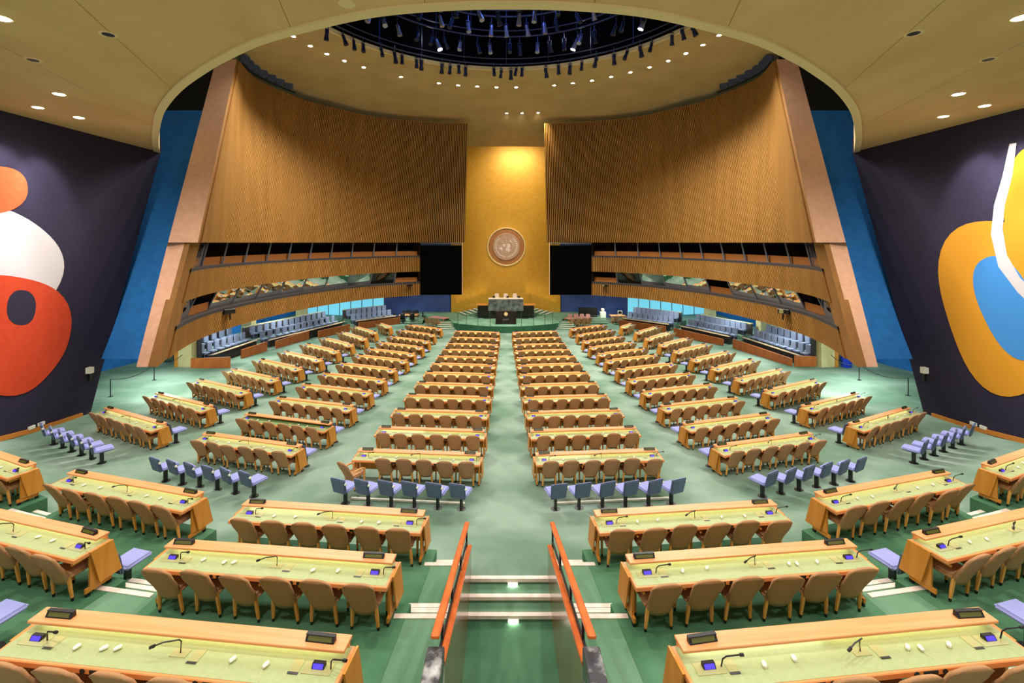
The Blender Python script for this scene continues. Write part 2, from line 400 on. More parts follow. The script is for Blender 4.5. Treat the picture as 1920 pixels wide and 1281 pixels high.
# ------------------------------------------------------------------ slatted side walls
UP0 = [(14.0,20.6),(15.1,23.25),(15.6,25.5),(15.6,28.9),(14.5,34.1),(11.8,39.3),(7.8,42.4),(3.85,43.2)]
UP1 = [(15.7,26.5),(16.35,29.8),(15.15,33.95),(13.5,36.2),(11.4,38.5),(8.,40.1),(3.4,40.9)]
LO0 = [(13.75,17.9),(14.9,20.7),(15.6,23.25),(15.8,25.5),(15.7,28.9),(14.6,34.1),(11.9,39.3),(7.9,42.5)]
LO1 = [(14.35,20.6),(15.3,23.25),(15.72,25.5),(15.66,28.9),(14.55,34.1),(11.9,39.3),(7.9,42.6)]
NS = 400
CU0,CU1,CL0,CL1 = [resample(catmull(p,10),NS) for p in (UP0,UP1,LO0,LO1)]
ZU = 10.6; ZL = -4.84
def S(s, t, z, off=0., up=None):
    a,b_,q = ((CU0,CU1,z/ZU) if up else (CL1,CL0,z/ZL))
    i = t*NS; k = min(int(i),NS-1); f_ = i-k
    def at(c):
        p = c[k].lerp(c[k+1],f_); d = (c[min(k+1,NS)]-c[max(k-1,0)]).normalized()
        return p+Vector((-d.y,d.x,0))*off       # left of travel (near -> far along +x side) is inward
    p = at(a).lerp(at(b_),q)
    return Vector((s*p.x,p.y,CAMZ+z))
def slats(s, z0, z1, n, w, d, up, t0=0., t1=1.):
    b = MB(); K = 120
    ts = [t0+(t1-t0)*i/K for i in range(K+1)]
    b.grid([[S(s,t,z0,0,up) for t in ts],[S(s,t,(z0+z1)/2,0,up) for t in ts],[S(s,t,z1,0,up) for t in ts]],'slat_gap')
    for i in range(n):
        tc = t0+(t1-t0)*(i+.5)/n; h = (t1-t0)*w/2/n
        vs = []
        for z in (z0,z1):
            vs += [S(s,tc-h,z,0,up),S(s,tc-h,z,d,up),S(s,tc+h,z,d,up),S(s,tc+h,z,0,up)]
        b.add(vs,[(0,1,5,4),(1,2,6,5),(2,3,7,6),(0,3,2,1),(4,5,6,7)],'slat')
    return b
L1, L2, L3 = -1.2, -2.66, -3.61
FR = .998
for s,nm in ((-1,'left'),(1,'right')):
    struct('wall_'+nm, slats(s,0.,ZU,158,.5,.2,True,.012,1.))
    struct('wall_'+nm, slats(s,L2,L1-.14,150,.5,.17,False,.045,FR))
    struct('wall_'+nm, slats(s,ZL,L3-.16,150,.5,.17,False,.045,FR))
    # plain boards at the near ends and thin plain edge above the booths
    b = MB()
    for z0,z1,te in ((ZL,L3-.18,.047),(L3-.18,L2,.068),(L2,L1-.16,.047),(L1-.16,0,.068)):
        ts = [0,te/3,te*2/3,te]
        b.grid([[S(s,t,z0,.10,False) for t in ts],[S(s,t,z1,.10,False) for t in ts]],'slat_plain')
        b.grid([[S(s,te,z0,.10,False),S(s,te,z0,-.6,False)],[S(s,te,z1,.10,False),S(s,te,z1,-.6,False)]],'slat_plain')
    b.grid([[S(s,t,0,.10,True) for t in (0,.008,.016)],[S(s,t,ZU,.10,True) for t in (0,.008,.016)]],'slat_plain')
    ts = [i/60 for i in range(61)]
    b.grid([[S(s,t,ZL,.12,False) for t in ts[3:]],[S(s,t,ZL,-.9,False) for t in ts[3:]],],'slat_plain')
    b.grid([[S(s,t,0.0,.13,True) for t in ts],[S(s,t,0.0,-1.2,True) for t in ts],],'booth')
    struct('trim_7', b)
    # raked end face (pilaster)
    b = MB()
    I = lambda z: S(s,0,z,.10,True) if z >= 0 else S(s,0,z,.10,False)
    Oo = lambda z: Vector((s*(15.25+(.145*z if z > 0 else .155*z)), I(max(z,0) if z>0 else z).y+.0, CAMZ+z))
    for za,zb,sh in ((ZL-.02,-2.4,.40),(-2.4,-.01,.24)):
        zs = [za,(za+zb)/2,zb]; Jx = lambda z: I(z).lerp(Oo(z), sh/(Oo(z)-I(z)).length)
        b.grid([[Jx(z) for z in zs],[Oo(z) for z in zs]],'pilaster')
        b.grid([[I(z) for z in zs],[Jx(z) for z in zs]],'slat_plain')
    zs = [0,2,4,6,8,10.6]
    b.grid([[I(z) for z in zs],[Oo(z) for z in zs]],'pilaster')
    q = MB()
    zs2 = [ZL-.02,-2.4,0,4,8,10.6]
    b.grid([[Oo(z) for z in zs2],[Oo(z)+Vector((s*.1,.4,0)) for z in zs2]],'pilaster')
    struct('wall_'+nm, b)
    # window ledges, booths behind
    for zt,zb in ((L1,L1-.16),(L3,L3-.18)):
        b = MB(); ts = [.045+(FR-.045)*i/60 for i in range(61)]
        b.grid([[S(s,t,zt,-.5,False) for t in ts],[S(s,t,zt,.16,False) for t in ts],[S(s,t,zb,.16,False) for t in ts],[S(s,t,zb,-.1,False) for t in ts]],'ledge_grey')
        struct('trim_8', b)
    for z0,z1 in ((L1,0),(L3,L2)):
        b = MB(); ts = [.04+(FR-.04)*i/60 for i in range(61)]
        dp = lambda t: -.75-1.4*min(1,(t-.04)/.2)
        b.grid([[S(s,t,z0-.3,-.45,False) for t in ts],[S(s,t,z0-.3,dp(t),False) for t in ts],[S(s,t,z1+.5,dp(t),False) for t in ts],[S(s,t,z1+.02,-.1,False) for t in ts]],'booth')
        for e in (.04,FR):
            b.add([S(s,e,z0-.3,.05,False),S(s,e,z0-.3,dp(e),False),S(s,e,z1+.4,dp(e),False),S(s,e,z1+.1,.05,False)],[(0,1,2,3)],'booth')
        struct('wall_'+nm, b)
# booth windows: one object each, with frame, pane and wooden sill board
for s in (-1,1):
    for z0,z1,lower in ((L1,0,0),(L3,L2,1)):
        n = 11
        for i in range(n):
            k += 1
            ta = .068+(FR-.073)*i/n; tb = .068+(FR-.073)*(i+1)/n
            mw = .0016
            b = MB()
            for tt in (ta,):
                pts = []
                for z in (z0,z1):
                    o_ = (-.30 if z == z0 else -.06) if lower else -.17
                    pts.append([S(s,tt-mw,z,o_,False),S(s,tt+mw*1.6,z,o_,False),S(s,tt+mw*1.6,z,o_-.05,False),S(s,tt-mw,z,o_-.05,False)])
                b.hexa(pts[0],pts[1],'mullion')
            w = tag(b.obj('window_%d' % k), kind='structure')
            plain = not lower or i in (0,1,10) or (s>0 and i in (5,))
            o0 = -.22 if plain else -.34
            b = MB(); b.add([S(s,ta,z0,o0,False),S(s,tb,z0,o0,False),S(s,tb,z1,-.22 if plain else -.10,False),S(s,ta,z1,-.22 if plain else -.10,False)],[(0,1,2,3)],'glass_dark' if plain else 'glass'); b.obj('pane', w)
            if plain:
                b = MB(); b.add([S(s,ta,z0,-.30,False),S(s,tb,z0,-.30,False),S(s,tb,z0+.42,-.36,False),S(s,ta,z0+.42,-.36,False)],[(0,1,2,3)],'booth_wood'); b.obj('sill_board', w)
# ------------------------------------------------------------------ murals: plain coloured shapes on the dark walls
def wallpt(s, u, v, off=.03):
    X = s*(17.25-off); Y = F*(X-CAMX)/(u-U0); return Vector((X,Y,CAMZ-(v-V0)*Y/F))
def blob(cx, cy, rx, ry, rot=0., p=2.3, n=48, wob=()):
    out = []
    for i in range(n):
        a = 2*math.pi*i/n; c,s_ = math.cos(a),math.sin(a)
        k = 1+sum(am*math.cos(fr*a+ph) for am,fr,ph in wob)
        x = rx*k*math.copysign(abs(c)**(2/p),c); y = ry*k*math.copysign(abs(s_)**(2/p),s_)
        out.append((cx+x*math.cos(rot)-y*math.sin(rot), cy+x*math.sin(rot)+y*math.cos(rot)))
    return out
def mural(s, label, shapes):
    root = thing('wall_mural', label, 'mural', (s*17.25, 14, CAMZ))
    for i,(nm,px,m) in enumerate(shapes):
        pts = [wallpt(s,u,v,.012+.004*i)-root.location for u,v in px]
        MB().prism(pts, (-s*.004,0,0), m).obj(nm, root)
mural(-1, 'wall painting of rounded orange and white shapes on the left dark wall', [
    ('white_shape', blob(8,492,106,96,.35,2.2,wob=((.06,3,.5),)), 'art_white'),
    ('orange_shape', blob(-14,357,66,44,-.1), 'art_orange'),
    ('red_shape', blob(24,624,104,112,.1,2.2,wob=((.07,3,1.2),)), 'art_red'),
    ('dark_oval', blob(40,577,27,33,.1), 'dark_wall')])
mural(1, 'wall painting of rounded gold, white and blue shapes on the right dark wall', [
    ('gold_shape', blob(1888,570,122,165,-.25,2.2,wob=((.07,3,.4),)), 'art_gold'),
    ('gold_upper_shape', blob(1935,370,52,96,.1), 'art_gold'),
    ('blue_shape', blob(1892,578,50,104,-.45,2.4), 'art_blue'),
    ('white_band', [(1893,270),(1906,268),(1898,330),(1884,385),(1880,430),(1888,478),(1912,520),(1950,560),(1950,588),(1908,548),(1872,500),(1858,440),(1864,385),(1880,330)], 'art_white')])
# ------------------------------------------------------------------ chair
def shell_mesh(m, red=False):
    b = MB(); nu,nt = 12,9
    def pt(i, j, inner):
        u = -1+2*i/nu; t = j/nt
        z = .275+.61*t
        # rounded outline: half width by height, with shoulders
        w = .178+.055*math.sin(min(t*1.25,1)*math.pi/2)
        if t > .8: w *= 1-.03*((t-.8)/.2)
        if t > .84: w *= 1-.13*((t-.84)/.16)**2.2
        if t < .12: w *= .84+.16*(t/.12)**.6
        x = u*w*(1-.0*inner); wrap = .14*(abs(x)/.245)**2.4
        y = -.165-.245*t+wrap*(1-.87*min(1,t/.62))
        top = .0 if t < .7 else -.04*((abs(u)))**3.2*((t-.7)/.3)**2
        if inner: y += .045; x *= .90; z = .295+(z-.275)*.965
        return (x,y,z+top)
    g0 = [[pt(i,j,0) for i in range(nu+1)] for j in range(nt+1)]
    g1 = [[pt(i,j,1) for i in range(nu+1)] for j in range(nt+1)]
    b.grid(g0,m); b.grid(g1,m)
    b.grid([g0[0],g1[0]],m); b.grid([g0[-1],g1[-1]],m); b.grid([[r[0] for r in g0],[r[0] for r in g1]],m); b.grid([[r[-1] for r in g0],[r[-1] for r in g1]],m)
    return b
def weld(me):
    bm = bmesh.new(); bm.from_mesh(me); bmesh.ops.remove_doubles(bm, verts=bm.verts, dist=.0005); bmesh.ops.recalc_face_normals(bm, faces=bm.faces); bm.to_mesh(me); bm.free(); return me
def cushion(x, y, z0, z1, m, taper=.0):
    b = MB(); b.box(-x,x,-y+.06,y+.04,z0,z1,m); return b
def leg_b(x, y, top, fx, fy, m='wood_leg'):
    b = MB(); b.tube([(x,y,top),(x+(fx-x)*.5,y+(fy-y)*.45,top*.55),(fx+(x-fx)*.1,fy+(y-fy)*.1,.055)],[.031,.030,.022],m,n=6)
    b.tube([(fx+(x-fx)*.1,fy+(y-fy)*.1,.056),(fx,fy,0)],[.0225,.017],'black',n=6); return b
def arm_b(s):
    b = MB(); b.tube([(s*.235,-.13,.585),(s*.252,.0,.60),(s*.25,.13,.595),(s*.237,.20,.56)],[.022,.026,.026,.022],'wood_leg',n=6); return b
def chair_parts(fab):
    return [('backrest', weld(shell_mesh(fab).mesh('backrest',smooth=True))),
            ('seat_cushion', cushion(.225,.22,.36,.45,fab).mesh('seat_cushion',smooth=True,bevel=.035,seg=2)),
            ('armrest', arm_b(-1).mesh('armrest',smooth=True)),('armrest', arm_b(1).mesh('armrest',smooth=True)),
            ('leg', leg_b(-.165,-.12,.40,-.195,-.085).mesh('leg',smooth=True)),('leg', leg_b(.165,-.12,.40,.195,-.085).mesh('leg',smooth=True)),
            ('leg', leg_b(-.235,.20,.57,-.225,.21).mesh('leg',smooth=True)),('leg', leg_b(.235,.20,.57,.225,.21).mesh('leg',smooth=True))]
def merge(parts, name, mats=None):
    me = bpy.data.meshes.new(name); bm = bmesh.new(); ml = []
    for _,p in parts:
        base = len(bm.faces); t = p.copy(); bm.from_mesh(t); bm.faces.ensure_lookup_table()
        idx = []
        for m in p.materials:
            if m not in ml: ml.append(m)
            idx.append(ml.index(m))
        for f_ in bm.faces[base:]: f_.material_index = idx[f_.material_index] if idx else 0
        bpy.data.meshes.remove(t)
    bm.to_mesh(me); bm.free()
    for m in ml: me.materials.append(m)
    me.polygons.foreach_set('use_smooth',[True]*len(me.polygons)); me.set_sharp_from_angle(angle=R(52))
    return me
CH = chair_parts('tan_fabric'); CHM = merge(CH,'desk_chair')
# ------------------------------------------------------------------ desk
def tri(name, b, **k): return (name, b.mesh(name, **k))
def desk_meshes(L):
    H = L/2
    P = {}
    b = MB(); b.box(-H,H,-.405,.13,.655,.72,'wood'); P['table_top'] = b.mesh('table_top',bevel=.008)
    P['writing_surface'] = MB().box(-H+.035,H-.035,-.375,.11,.719,.7225,'leather_top').mesh('writing_surface')
    P['writing_surface_unlit'] = MB().box(-H+.035,H-.035,-.375,.11,.719,.7225,'leather_unlit').mesh('writing_surface')
    b = MB(); b.box(-H+.04,H-.04,-.075,.13,.805,.84,'wood_light'); b.box(-H+.06,H-.06,.10,.125,.72,.806,'wood'); P['ledge'] = b.mesh('ledge',bevel=.006)
    for k_ in ('yellow','white','off'):
        P['light_strip_'+k_] = MB().box(-H+.12,H-.12,.02,.045,.795,.804,'led_'+k_).mesh('light_strip')
    P['half_y'] = MB().box(-.15 if L>3 else 0,H-.12,.02,.045,.795,.804,'led_yellow').mesh('light_strip')
    P['half_w'] = MB().box(-H+.12,-.2,.02,.045,.795,.804,'led_white').mesh('light_strip')
    P['modesty_panel'] = MB().hexa([(-H+.03,.22,.17),(H-.03,.22,.17),(H-.03,.25,.17),(-H+.03,.25,.17)],[(-H+.03,.10,.70),(H-.03,.10,.70),(H-.03,.13,.70),(-H+.03,.13,.70)],'wood_panel').mesh('modesty_panel')
    for s in (-1,1):
        x0,x1 = sorted((s*H,s*(H+.025)))
        P['end_panel%d' % s] = MB().prism([(x0,-.19,.715),(x0,.14,.715),(x0,.275,.15),(x0,-.055,.15)],(x1-x0,0,0),'wood_panel').mesh('end_panel')
    b = MB(); b.box(-.018,.018,-.16,-.02,.12,.66,'wood_panel'); b.box(-.018,.018,-.22,.16,.06,.13,'wood_panel'); b.box(-.016,.016,.10,.16,-.08,.07,'black'); b.box(-.016,.016,-.21,-.15,-.05,.07,'black')
    P['leg'] = b.mesh('leg')
    return P
D6 = desk_meshes(3.76); D3 = desk_meshes(2.2)
b = MB(); b.box(-.09,.09,-.05,.05,0,.006,'brass_plate'); b.tube([(0,.0,.0),(0,.01,.12),(.0,-.02,.16),(-.13,-.07,.165),(-.2,-.1,.15)],.0075,'black',n=5); b.tube([(-.2,-.1,.15),(-.245,-.118,.138)],.016,'black',n=6)
MIC = b.mesh('microphone')
b = MB(); b.tube([(0,.0,.0),(.01,-.01,.09),(.04,-.03,.13),(.16,-.06,.16)],.0075,'black',n=5); b.tube([(.16,-.06,.16),(.2,-.07,.168)],.016,'black',n=6)
MIC2 = b.mesh('microphone')
b = MB(); b.box(-.15,.15,-.07,.07,0,.005,'brass_plate'); b.hexa([(-.065,-.02,.005),(.065,-.02,.005),(.065,.045,.005),(-.065,.045,.005)],[(-.065,.01,.045),(.065,.01,.045),(.065,.045,.045),(-.065,.045,.045)],'black')
CON = b.mesh('console')
CSC = MB().add([(-.054,-.0195,.010),(.054,-.0195,.010),(.054,.0055,.042),(-.054,.0055,.042)],[(0,1,2,3)],'console_screen').mesh('display')
FLAP = MB().box(-.055,.055,-.08,.08,0,.005,'brass_plate').box(-.055,.055,-.085,-.06,.005,.007,'metal_dark').mesh('flap_lid')
SOCK = MB().box(-.08,.08,-.004,.002,-.02,.02,'black').mesh('socket_panel')
SPK = MB().lathe([(.028,0),(.028,.006)],'black',n=14,M=Matrix.Rotation(R(90),4,'X')).mesh('speaker_grille')
b = MB(); b.hexa([(-.16,-.036,0),(.16,-.036,0),(.16,.034,0),(-.16,.034,0)],[(-.16,.0,.058),(.16,.0,.058),(.16,.03,.058),(-.16,.03,.058)],'black'); b.box(-.162,.162,-.012,.034,.056,.063,'black')
NPL = b.mesh('nameplate',bevel=.003)
def sl(x,z): return (x, -.0375+.036*(z/.058), z)
NPS = MB().add([sl(-.13,.013),sl(.13,.013),sl(.13,.049),sl(-.13,.049)],[(0,1,2,3)],'plate_screen').mesh('screen_panel')
b = MB(); b.lathe([(.001,-.055),(.024,-.05),(.033,-.015),(.034,.03),(.02,.05),(.001,.055)],'white_plastic',n=10,M=Matrix.Translation((0,0,.026))@Matrix.Rotation(R(90),4,'Y')@Matrix.Diagonal((.7,1,1,1)))
EAR = b.mesh('earpiece',smooth=True)
EARC = {}
for q in (-1,0,1):
    b = MB(); b.tube([(-.05,0,.012),(-.09,-.02+.01*q,.004),(-.12,-.05,.004),(-.15-.015*q,-.07,.004),(-.18-.02*q,-.085,.004)],.0025,'white_plastic',n=4)
    EARC[q] = b.mesh('cable')
# blue fold-out seat before a desk, and free pedestal seat
b = MB(); b.box(-.225,.225,-.18,.28,.395,.475,'blue_seat'); SEAT = b.mesh('seat',smooth=True,bevel=.032,seg=3)
b = MB(); b.hexa([(-.2,-.24,.38),(.2,-.24,.38),(.2,-.18,.38),(-.2,-.18,.38)],[(-.225,-.34,.80),(.225,-.34,.80),(.225,-.28,.80),(-.225,-.28,.80)],'blue_back')
SBACK = b.mesh('backrest',smooth=True,bevel=.022,seg=2)
b = MB(); b.hexa([(-.19,-.175,.40),(.19,-.175,.40),(.19,-.165,.40),(-.19,-.165,.40)],[(-.215,-.28,.79),(.215,-.28,.79),(.215,-.27,.79),(-.215,-.27,.79)],'blue_seat')
SPAD = b.mesh('back_pad')
b = MB(); b.box(-.15,.15,-.12,.18,.375,.40,'metal_dark'); b.box(-.026,.026,-.05,.05,.0,.38,'metal_dark'); b.lathe([(.12,-.02),(.12,.012)],'black',n=12)
SPED = b.mesh('pedestal')
SHING = MB().lathe([(.03,-.02),(.03,.03)],'white_plastic',n=10,M=Matrix.Translation((.23,-.27,.68))@Matrix.Rotation(R(90),4,'Y')).mesh('hinge_knob')
BLOCK = {('c',-1):'left centre block',('c',1):'right centre block',('m',-1):'left middle block',('m',1):'right middle block',('o',-1):'left outer block',('o',1):'right outer block'}
chairs = []   # (distance, loc, rz, label)
def put_desk(blk, s, rowtxt, cx, cy, ang, near, L=3.76, n=6, led='yellow', fz=None, dark=False, blue=False, ears=0, inner_in=True, mics=True, np=True):
    D = D6 if L > 3 else D3
    H = L/2; z = fl(cx,cy) if fz is None else fz
    where = '%s, %s' % (rowtxt, BLOCK[(blk,s)])
    what = 'wooden %s-seat desk with %s green top' % ('six' if n == 6 else 'three', 'dark unlit' if dark else ('white-lit' if led in ('white','half') else 'lit'))
    t = thing('conference_desk', '%s, %s' % (what, where), 'desk', (cx,cy,z), R(ang), 'conference desks in the hall')
    for nm in ('table_top','ledge','modesty_panel'): link(nm, D[nm], t)
    link('writing_surface', D['writing_surface_unlit' if dark else 'writing_surface'], t)
    if led == 'half':
        a_ = link('light_strip', D['half_w'], t); b_ = link('light_strip', D['half_y'], t)
        if s > 0 and blk == 'c' and 'fourth' in rowtxt: pass
    else: link('light_strip', D['light_strip_'+led], t)
    link('end_panel', D['end_panel-1'], t); link('end_panel', D['end_panel1'], t)
    for x in (-H+.055, H-.055): link('leg', D['leg'], t, (x,0,0))
    q = -s           # local x sign of the inner (centre aisle) end is -s
    for e in ((-1,1) if L > 3 else (1,)):
        c_ = link('console', CON, t, (e*(H-.27),-.165,.7226)); link('display', CSC, c_)
        if near and mics: link('microphone', MIC2, t, (e*(H-.27)+.13,-.16,.7226))
    if near:
        if mics: link('microphone', MIC, t, (.08,-.15,.7226))
        for x in (-H+.5, .28, H-.5): link('flap_lid', FLAP, t, (x,-.17,.7226))
        for x in (-.62,.62):
            link('socket_panel', SOCK, t, (x,-.407,.688)); link('speaker_grille', SPK, t, (x+.16,-.406,.688)); link('speaker_grille', SPK, t, (x-.16,-.406,.688))
    ca,sa = math.cos(R(ang)),math.sin(R(ang))
    W = lambda x,y: (cx+x*ca-y*sa, cy+x*sa+y*ca)
    if np and L > 3:
        for e in (-1,1):
            x = e*(H-.32); jx = random.uniform(-.04,.04)
            w = W(x+jx, .02)
            o = link('nameplate', NPL, None, (w[0],w[1],z+.8405), R(ang)+random.uniform(-.06,.06))
            tag(o, 'black nameplate on %s end of ledge, %s' % ('inner' if e == -s else 'outer', where), 'nameplate', 'nameplates on the desk ledges')
            if cy < 24: link('screen_panel', NPS, o)
    for i in range(n):
        x = (i-(n-1)/2)*.598+random.uniform(-.02,.02); y = -.185-abs(random.gauss(0,.03))
        rz = R(ang)+R(random.gauss(0,2.5)); 
        if blk == 'c' and s < 0 and rowtxt.startswith('twelfth') and i == 0: y -= .50; x -= .22; rz -= R(30)
        if blk == 'c' and s > 0 and rowtxt.startswith('twelfth') and i == 5: y -= .12
        w = W(x,y); wf = W(x,y-.1)
        zc = fl(*w) if fz is None else fz
        k_ = (n-i) if s < 0 else i+1
        chairs.append((math.hypot(w[0],w[1]), (w[0],w[1],zc), rz, 'tan chair, %s from inner end, %s' % (ORD[k_], where)))
    if blue:
        w = W(-s*(H-.22), .50); zc = fl(*w) if fz is None else LOWZ(w)
        w = W(-s*(H-.30), .60) if fz is not None else w
        bt = thing('desk_front_seat', 'lavender blue seat before desk at aisle, %s' % where, 'seat', (w[0],w[1],zc), R(ang), 'blue seats before the desks')
        link('seat', SEAT, bt); link('backrest', SBACK, bt); link('pedestal', SPED, bt)
    for j in range(ears):
        x = [-1.08,-.62,.66,1.05,-.74][j]*(1 if s < 0 else -1)+random.uniform(-.03,.03); w = W(x, -.185+random.uniform(-.03,.03))
        o = link('earpiece', EAR, None, (w[0],w[1],z+.7226), R(ang)+R(random.choice((50,60,75,70,45))))
        tag(o, 'white earpiece with cable on desktop, spot %s, %s' % (['a','b','c','d','e','f'][j], where), 'earpiece', 'earpieces on the desks')
        EL.append((o, x*(-s), where))
        link('cable', EARC[random.choice((-1,0,1))], o); o.scale = (.72,.72,.8)
EL = []
def LOWZ(w): return LOW[0]
LOW = [0.]
# measured ledge centres (left half); mirrored for the right half
CEN = [(-2.37,37.51),(-2.37,35.10),(-2.42,32.84),(-2.44,30.72),(-2.48,28.55),(-2.49,26.44),(-2.51,24.29),(-2.54,22.14),(-2.57,20.00),(-2.60,17.85),(-2.61,15.71),(-2.64,13.57)]
CANG = [-8.8,-8.5,-8,-7,-7,-6.8,-6,-5.2,-4.8,-4.5,-4.6,-4.6]
MID = [(-7.10,39.77),(-7.27,37.25),(-7.32,34.59),(-7.46,32.34),(-7.59,30.09),(-7.65,27.99),(-7.82,25.74),(-7.85,23.43),(-7.92,21.18),(-7.97,18.92),(-8.00,16.64),(-8.11,14.44)]
MANG = [-30,-30,-28,-24,-23,-21.5,-20.5,-17.5,-16.3,-15.8,-15.5,-14.9]
OUT = [(-10.64,40.52),(-11.75,38.3),(-11.82,35.57),(-12.13,33.08),(-12.36,30.69),(-12.55,28.19),(-12.81,25.89),(-12.93,23.44),(-13.15,21.16),(-13.26,18.73),(-13.44,16.47)]
OANG = [-52,-46,-43,-39,-35.5,-32.3,-29.8,-27.8,-26.3,-25.6,-25.1]
for s in (-1,1):
    for i,((x,y),a) in enumerate(zip(CEN,CANG)):
        led = 'half' if (s < 0 and i == 10) or (s > 0 and i == 11) else 'yellow'
        put_desk('c', s, '%s row from the stage' % ORD[i+1], x*-s, y, -s*a, i >= 8, led=led, ears=4 if i >= 10 else 0, mics=i >= 11)
    for i,((x,y),a) in enumerate(zip(MID,MANG)):
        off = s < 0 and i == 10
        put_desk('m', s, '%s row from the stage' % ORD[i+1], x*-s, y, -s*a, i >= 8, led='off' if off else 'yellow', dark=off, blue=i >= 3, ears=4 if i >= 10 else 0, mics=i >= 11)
    for i,((x,y),a) in enumerate(zip(OUT,OANG)):
        put_desk('o', s, '%s row from the stage' % ORD[i+1], x*-s, y, -s*a, i >= 8, L=2.2 if i == 0 else 3.76, n=3 if i == 0 else 6, led='white' if (s<0 and i==5) else 'yellow', blue=i >= 4, ears=4 if i >= 10 else 0, mics=i>=9)
    for bl,(r,deg,a) in zip('cmo', REAR['A']):
        x,y = polar(r,deg); LOW[0] = fl(x,y+.8)
        put_desk(bl, s, 'first rear tier', x*-s, y, -s*a, True, fz=TA, led='half' if (bl=='c' and s<0) else 'yellow', ears=4)
    for bl,(r,deg,a) in zip('cm', REAR['B']):
        x,y = polar(r,deg); LOW[0] = TA
        put_desk(bl, s, 'second rear tier', x*-s, y, -s*a, True, fz=TB, blue=bl=='m', ears=5)
    for bl,(r,deg,a) in zip('c', REAR['C']):
        x,y = polar(r,deg)
        put_desk(bl, s, 'third rear tier', x*-s, y, -s*a, True, fz=TC, led='half' if s > 0 else 'yellow', ears=5)
# number the earpieces along each desk so that each label points at one
from itertools import groupby
EL.sort(key=lambda e: (e[2], e[1]))
for w_,g in groupby(EL, key=lambda e: e[2]):
    for i,(o,x,_) in enumerate(g): o['label'] = 'white earpiece on desktop, %s from inner end, %s' % (ORD[i+1], w_)
# chairs: the 300 nearest as things, the far rest as one mass
chairs.sort(key=lambda c: c[0])
def inview(p):
    if p[1] < 1: return False
    u = U0+F*(p[0]-CAMX)/p[1]; v = V0+F*(CAMZ-p[2]-.5)/p[1]
    return -40 < u < 1960 and v < 1340
near_ch = [c for c in chairs if inview(c[1])]
rest = near_ch[300:]
for i,(d,p,rz,lab) in enumerate(near_ch[:300]):
    if i < 190:
        t = thing('desk_chair', lab, 'chair', p, rz, 'tan chairs at the conference desks')
        for nm,me in CH: link(nm, me, t)
    else:
        tag(link('desk_chair', CHM, None, p, rz), lab, 'chair', 'tan chairs at the conference desks')
bm = bmesh.new()
for d,p,rz,lab in rest:
    base = len(bm.verts); bm.from_mesh(CHM); bm.verts.ensure_lookup_table()
    bmesh.ops.transform(bm, matrix=Matrix.Translation(p)@Matrix.Rotation(rz,4,'Z'), verts=bm.verts[base:])
me = bpy.data.meshes.new('far_chairs'); bm.to_mesh(me); bm.free()
for m in CHM.materials: me.materials.append(m)
tag(link('far_chairs', me), 'tan chairs in the far rows nearest the stage', 'chairs', 'tan chairs at the conference desks', 'stuff')
# free blue pedestal seats in the last row before the cross aisle
for s in (-1,1):
    for blk,(cx,cy),a,off in (('c',CEN[11],CANG[11],1.56),('m',MID[11],MANG[11],1.6),('o',OUT[10],OANG[10],1.6)):
        cx *= -s; a *= -s; ca,sa = math.cos(R(a)),math.sin(R(a))
        for i in range(6):
            x = (i-2.5)*.62+(0 if blk != 'c' else s*.0)+(-.12*s if blk=='m' else 0); y = -off
            w = (cx+x*ca-y*sa, cy+x*sa+y*ca); k_ = 6-i if s < 0 else i+1
            t = thing('pedestal_seat', 'lavender blue pedestal seat in last row, %s from inner end, behind %s' % (ORD[k_], BLOCK[(blk,s)]), 'seat', (w[0],w[1],fl(*w)), R(a)+s*R(14+random.uniform(-5,5)), 'blue pedestal seats behind the desks')
            link('seat', SEAT, t); link('backrest', SBACK, t); link('back_pad', SPAD, t); link('pedestal', SPED, t); link('hinge_knob', SHING, t)
    # pale floor strip under the centre seats
    cx,cy = CEN[11][0]*-s, CEN[11][1]; a = CANG[11]*-s; M = M2((cx,cy),R(a))
    zc = fl(cx,cy-1.3)
    b = MB(); b.box(-1.5,1.6,-1.34,-1.27,zc-.06,zc+.05,'white_plastic',M); struct('trim_9', b)
    # corner seat before the off-frame desk of the third rear tier
    w = (s*7.12, 6.3)
    t = thing('desk_front_seat', 'lavender blue seat at the bottom %s corner beside the nearest tier' % ('left' if s<0 else 'right'), 'seat', (w[0],w[1],TB), R(14*s), 'blue seats before the desks')
    link('seat', SEAT, t); link('backrest', SBACK, t); link('pedestal', SPED, t)
